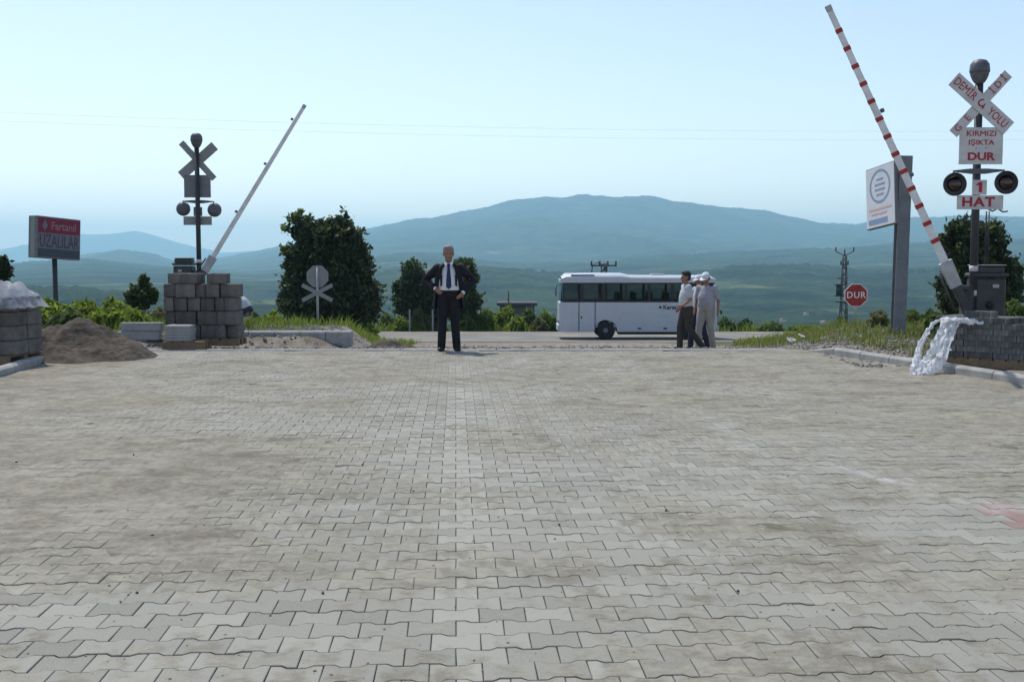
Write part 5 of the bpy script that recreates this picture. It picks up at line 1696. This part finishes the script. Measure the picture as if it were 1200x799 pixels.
for (a, b_, yy0, zz, lab) in ((138, 189, 20.2, .004, 'long kerb stone lying on the ground right of the sand heap'), (143, 191, 20.25, .162, 'upper long kerb stone right of the sand heap, on top of another')):
    xa, xb = P(a, 400, yy0).x, P(b_, 400, yy0).x
    kerbstone('kerb_stone', (xa + xb) / 2, yy0, max(0, gz((xa + xb) / 2, yy0)) + zz, xb - xa, .15, .155, R(-1), lab)
Yq = 19.0
xa, xb = P(193, 400, Yq).x, P(222, 400, Yq).x
pallet(((xa + xb) / 2 + .1, Yq + .22, .004), R(2), .72, .5, 'low wooden pallet with a few flat slabs left of the tall stack')
for k in range(5):
    mb = MB(); mb.box((0, 0, .028), (xb - xa, .42, .052), ch=.005)
    o = mb.build('concrete_slab', MT['concrete']); o.location = ((xa + xb) / 2 + rb.uniform(-.012, .012), Yq + .22, .141 + .054 * k)
    o.rotation_euler = (0, 0, R(2 + rb.uniform(-1, 1)))
    tag(o, f'pale flat concrete slab, {ORD[k]} from the bottom of the small pile', 'slab', 'flat slabs left of the tall stack')

# ---- loose pavers shape shared by both pallets
def paver_solid(h):
    mb = MB()
    n_ = len(outl)
    vs = [(x, y, 0) for x, y in outl] + [(x, y, h - .005) for x, y in outl] + [(x, y, h) for x, y in inn]
    fs = [list(reversed(range(n_))), list(range(2 * n_, 3 * n_))]
    for r_ in range(2):
        for i in range(n_):
            j = (i + 1) % n_; fs.append((r_ * n_ + i, r_ * n_ + j, (r_ + 1) * n_ + j, (r_ + 1) * n_ + i))
    mb.add(vs, fs)
    me = mb.mesh('concrete_paver'); me.materials.append(MT['concrete_dark'])
    return me


pav = paver_solid(.078)
# right-hand pallet: long face runs beside the kerb
pR = Vector((5.96, 15.6, 0)); ang = R(-45)
gR = gz(6.6, 15.0) + .02
dv = Vector((math.cos(ang), math.sin(ang), 0)); nv = Vector((-dv.y, dv.x, 0))    # nv points away from the paving
nl, nc, nd = 7, 9, 4
cpal = pR + dv * (nc * .203 / 2) + nv * (nd * .19 / 2)
pallet((cpal.x, cpal.y, gR - .01), ang, nc * .203 + .06, nd * .19 + .06, 'wooden pallet under the paver stack at the right kerb')
for k in range(nl):
    for c in range(nc):
        for dd in range(nd):
            if dd > 0 and k < nl - 1 and c > 0: continue          # inside the stack: nothing of them shows
            if k == nl - 1 and (c in (5, 6) and dd < 2): continue
            o = bpy.data.objects.new('concrete_paver', pav); COL.objects.link(o)
            q = pR + dv * ((c + .5 + .5 * (k % 2)) * .203 + rb.uniform(-.006, .006)) + nv * ((dd + .5) * .19 + rb.uniform(-.008, .008))
            o.location = (q.x, q.y, gR + .127 + k * .0795); o.rotation_euler = (0, 0, ang + R(rb.uniform(-1.5, 1.5)))
            row = 'front row' if dd == 0 else ('left end' if c == 0 and k < nl - 1 else f'{ORD[dd]} row')
            tag(o, f'grey paver, {ORD[c]} along the {row}, {LAY[k]} layer of the right pallet', 'paver', 'pavers stacked on the right pallet')
for k in range(2):
    o = bpy.data.objects.new('concrete_paver', pav); COL.objects.link(o)
    q = pR + dv * (.45 + .21 * k) + nv * .2
    o.location = (q.x, q.y, gR + .127 + nl * .0795 + .001); o.rotation_euler = (0, 0, ang + R(6))
    tag(o, f'loose grey paver, {ORD[k]} of two lying on top of the right pallet', 'paver', 'pavers stacked on the right pallet')

# left-hand pallet of larger blocks under plastic
pL = Vector((-7.13, 15.45, 0)); gL = gz(pL.x - .6, 15.2) + .0
pallet((pL.x - .52, pL.y + .55, gL + .0), R(-6), 1.3, 1.0, 'wooden pallet under the plastic wrapped stack at far left')
bw, bh, bd = .25, .205, .40
for k in range(4):
    for i in range(5):
        for j in range(2):
            if j == 1 and i != 0: continue
            o = bpy.data.objects.new('concrete_block', block_mesh(bw - .006, bd, bh - .004, 9 + (i + k) % 3)); COL.objects.link(o)
            M_ = Matrix.Translation((pL.x, pL.y, gL + .137)) @ Matrix.Rotation(R(-6), 4, 'Z')
            q = M_ @ Vector((.10 - (i + .5) * bw + rb.uniform(-.006, .006), .12 + bd * .5 + j * (bd + .01), k * bh))
            o.location = q; o.rotation_euler = (0, 0, R(-6 + rb.uniform(-.8, .8)))
            row = 'front' if j == 0 else 'back'
            tag(o, f'dark concrete block, {ORD[i]} from the right in the {row} row, {LAY[k]} layer under the plastic', 'concrete block', 'blocks on the plastic wrapped pallet')

# ---- plastic over the left pallet
nx, ny = 60, 34
X, Y = np.meshgrid(np.linspace(-1.2, .17, nx), np.linspace(.06, 1.02, ny))
ed = np.minimum.reduce([(.17 - X) / .12, (Y - .06) / .12, (1.02 - Y) / .12, (X + 1.2) / .1])
Zc = .137 + 4 * bh + .012 + .0 * X
ruf = fbm(X * 5, Y * 5, 4, 91) - .35 + .5 * (np.abs(fbm(X * 8 + Y * 3, Y * 8, 4, 95) - .5))
peak = np.exp(-((X + .05) / .14) ** 2 - ((Y - .35) / .35) ** 2)
Zc = Zc + .06 * ruf + .20 * peak * (.6 + .8 * ruf) + .14 * np.exp(-((X + .45) / .4) ** 2) * (.7 + ruf)
drop = np.clip(1 - ed, 0, 1)
Zc = Zc * (1 - drop) + (.137 + 4 * bh - .16 + .06 * (fbm(X * 9, Y * 9, 2, 92) - .5)) * drop
V = np.stack([X, Y, Zc], -1).reshape(-1, 3)
me = np_mesh('plastic_wrap', V, grid_faces(nx, ny), False)
o = link('plastic_wrap', me, MT['wrap']); o.location = (pL.x, pL.y, gL); o.rotation_euler = (0, 0, R(-6))
tag(o, 'crumpled whitish plastic wrap over the stack at the far left', 'plastic sheet')

# ---- torn plastic hanging off the right pallet
def ribbon(ctrl, widths, nu=34, nv_=11, seed=0, fold=.03):
    c = np.array(ctrl, float); s = np.linspace(0, len(c) - 1, nu)
    pts = np.stack([np.interp(s, np.arange(len(c)), c[:, k]) for k in range(3)], -1)
    for _ in range(3): pts[1:-1] = (pts[:-2] + pts[2:] + 2 * pts[1:-1]) / 4
    w = np.interp(s, np.arange(len(c)), widths)
    vv = np.linspace(-1, 1, nv_)
    acr = np.array([dv.x * .7 + .3, dv.y * .55, 0]); acr /= np.linalg.norm(acr)
    nn = np.array([-acr[1], acr[0], 0]) * -1
    S, Vv = np.meshgrid(s, vv, indexing='ij')
    f = fold * 1.3 * np.sin(Vv * 4.5 + S * 1.7 + 3 * fbm(S * .9, Vv * 1.5, 3, seed) * 4) + fold * 1.5 * (fbm(S * 2, Vv * 3, 3, seed + 4) - .5)
    edge = 1 + .25 * (fbm(S * 4, np.sign(Vv) * 3, 3, seed + 8) - .5)
    V = pts[:, None, :] + acr[None, None] * (Vv * w[:, None] * edge)[..., None] + nn[None, None] * f[..., None]
    V[..., 2] += .05 * (fbm(S * 3, Vv * 2, 3, seed + 2) - .5)
    V += .07 * (np.stack([fbm(S * 6 + q, Vv * 5 - q, 3, seed + 20 + q) for q in range(3)], -1) - .5)
    return V.reshape(-1, 3), grid_faces(nv_, nu)


Pp = lambda a, b_, Y_: tuple(P(a, b_, Y_))
V1, F1 = ribbon([Pp(1140, 379, 15.05), Pp(1127, 373, 15.1), Pp(1114, 374, 15.2), Pp(1108, 392, 15.1), Pp(1100, 412, 14.95), Pp(1090, 430, 14.85), Pp(1084, 440, 14.75)], [.15, .14, .12, .11, .14, .16, .09], seed=1)
V2, F2 = ribbon([Pp(1118, 373, 15.25), Pp(1102, 374, 15.3), Pp(1090, 382, 15.25), Pp(1080, 400, 15.15), Pp(1074, 420, 15.0), Pp(1072, 432, 14.9), Pp(1074, 440, 14.8)], [.05, .04, .03, .035, .045, .07, .06], seed=5)
me = np_mesh('plastic_sheet', np.concatenate([V1, V2]), np.concatenate([F1, F2 + len(V1)]), False)
o = link('plastic_sheet', me, MT['film'])
tag(o, 'torn white plastic sheet hanging off the right pallet over the kerb', 'plastic sheet')

# ---- sand heaps
def heap(name, label, cx_, cy_, peaks, ext, m, seed, n_=110):
    X, Y = np.meshgrid(np.linspace(-ext[0], ext[0], n_), np.linspace(-ext[1], ext[1], n_))
    Z = np.full_like(X, -.05)
    wx_ = X + .12 * (fbm(X * 2.2, Y * 2.2, 3, seed) - .5); wy_ = Y + .12 * (fbm(X * 2.2 + 9, Y * 2.2, 3, seed) - .5)
    for px0, py0, h, rx_, ry_ in peaks:
        r = np.hypot((wx_ - px0) / rx_, (wy_ - py0) / ry_)
        Z = np.maximum(Z, h * (np.clip(1 - r, -.2, 1) - .06 * np.exp(-(r / .15) ** 2)))
    Z = Z + (.16 * (fbm(X * 3.5, Y * 3.5, 6, seed + 3) - .5) + .05 * (vnoise(X * 16, Y * 16, seed + 9) - .5)) * np.clip(Z * 6 + .3, 0, 1)
    Z = np.maximum(Z, -.05)
    base = gzv(X + cx_, Y + cy_); base = np.where(Y + cy_ < 19, np.maximum(base, 0), base)
    o = link(name, np_mesh(name, np.stack([X, Y, Z + base], -1).reshape(-1, 3), grid_faces(n_, n_), True), MT[m])
    o.location = (cx_, cy_, 0)
    return tag(o, label, 'sand heap' if 'sand' in name else 'soil heap')


hx_ = P(93, 420, 17.3).x
heap('sand_heap', 'dark brown sand heap between the left pallet and the block stack', hx_, 17.3,
     [(-.05, .2, .70, 1.0, .95), (-.42, .15, .60, .65, .85), (.28, .15, .56, .85, .9), (-.55, -.4, .50, .65, .75), (-.1, -.5, .30, .7, .6)], (1.7, 1.7), 'sand', 17)
hx_ = P(456, 397, 23.5).x
heap('soil_heap', 'small dark soil heap left of the suited man behind the paving', hx_, 23.5, [(0, 0, .22, .55, .5), (.3, .1, .14, .4, .4)], (.8, .7), 'sand', 27, 50)

# ---- litter and pebbles
for i, (a, b_, Yw, lab) in enumerate(((927, 401, 23, 'white plastic scrap at the left end of the right bank'), (938, 400, 23.3, 'white plastic scrap second from the left on the right bank'), (1003, 398, 20.5, 'white paper scrap below the red stop sign'), (1042, 402, 19.6, 'white scrap lying at the foot of the tall billboard pole'))):
    x = P(a, b_, Yw).x
    Xg, Yg = np.meshgrid(np.linspace(-.1, .1, 9), np.linspace(-.07, .07, 7))
    Zg = .05 + .10 * fbm(Xg * 14 + i, Yg * 14, 3, 50 + i)
    o = link('plastic_scrap', np_mesh('plastic_scrap', np.stack([Xg, Yg, Zg], -1).reshape(-1, 3), grid_faces(9, 7), False), MT['cap'])
    o.location = (x, Yw, gz(x, Yw)); o.rotation_euler = (R(20), R(10), i)
    tag(o, lab, 'litter', 'white scraps on the right bank')
for i, (a, b_) in enumerate(((246, 487), (353, 495), (152, 535), (483, 579), (423, 547), (374, 702), (152, 702), (783, 602), (983, 485), (870, 700), (13, 544), (656, 619), (301, 470), (172, 632))):
    Yw = FPX * EYE / (b_ - 305)
    x = (a - 600) / FPX * Yw
    mb = MB(); mb.ellipsoid((0, 0, 0), (.008 + .003 * (i % 3), .007, .006), 8, 5)
    o = mb.build('pebble', MT['block']); o.location = (x, Yw, .006); o.rotation_euler = (0, 0, i)
    tag(o, 'small dark pebble lying loose on the paving', 'pebble', 'pebbles on the paving')

# ---- pale marker posts across the road
for a, b_, lab in ((480, 363, 'pale roadside marker post below the dark pointed tree'), (507, 363, 'pale roadside marker post close to the suited man')):
    Yw = 57.6
    q = P(a, b_, Yw); g = float(np.interp(Yw, PY, PZ))
    h = min(q.z - g, 1.15)
    mb = MB(); mb.box((0, 0, h / 2 - .05), (.085, .07, h + .1), ch=.01); o = mb.build('marker_post', MT['greyplain'])
    o.location = (q.x, Yw, g); tag(o, lab, 'marker post', 'marker posts along the road')
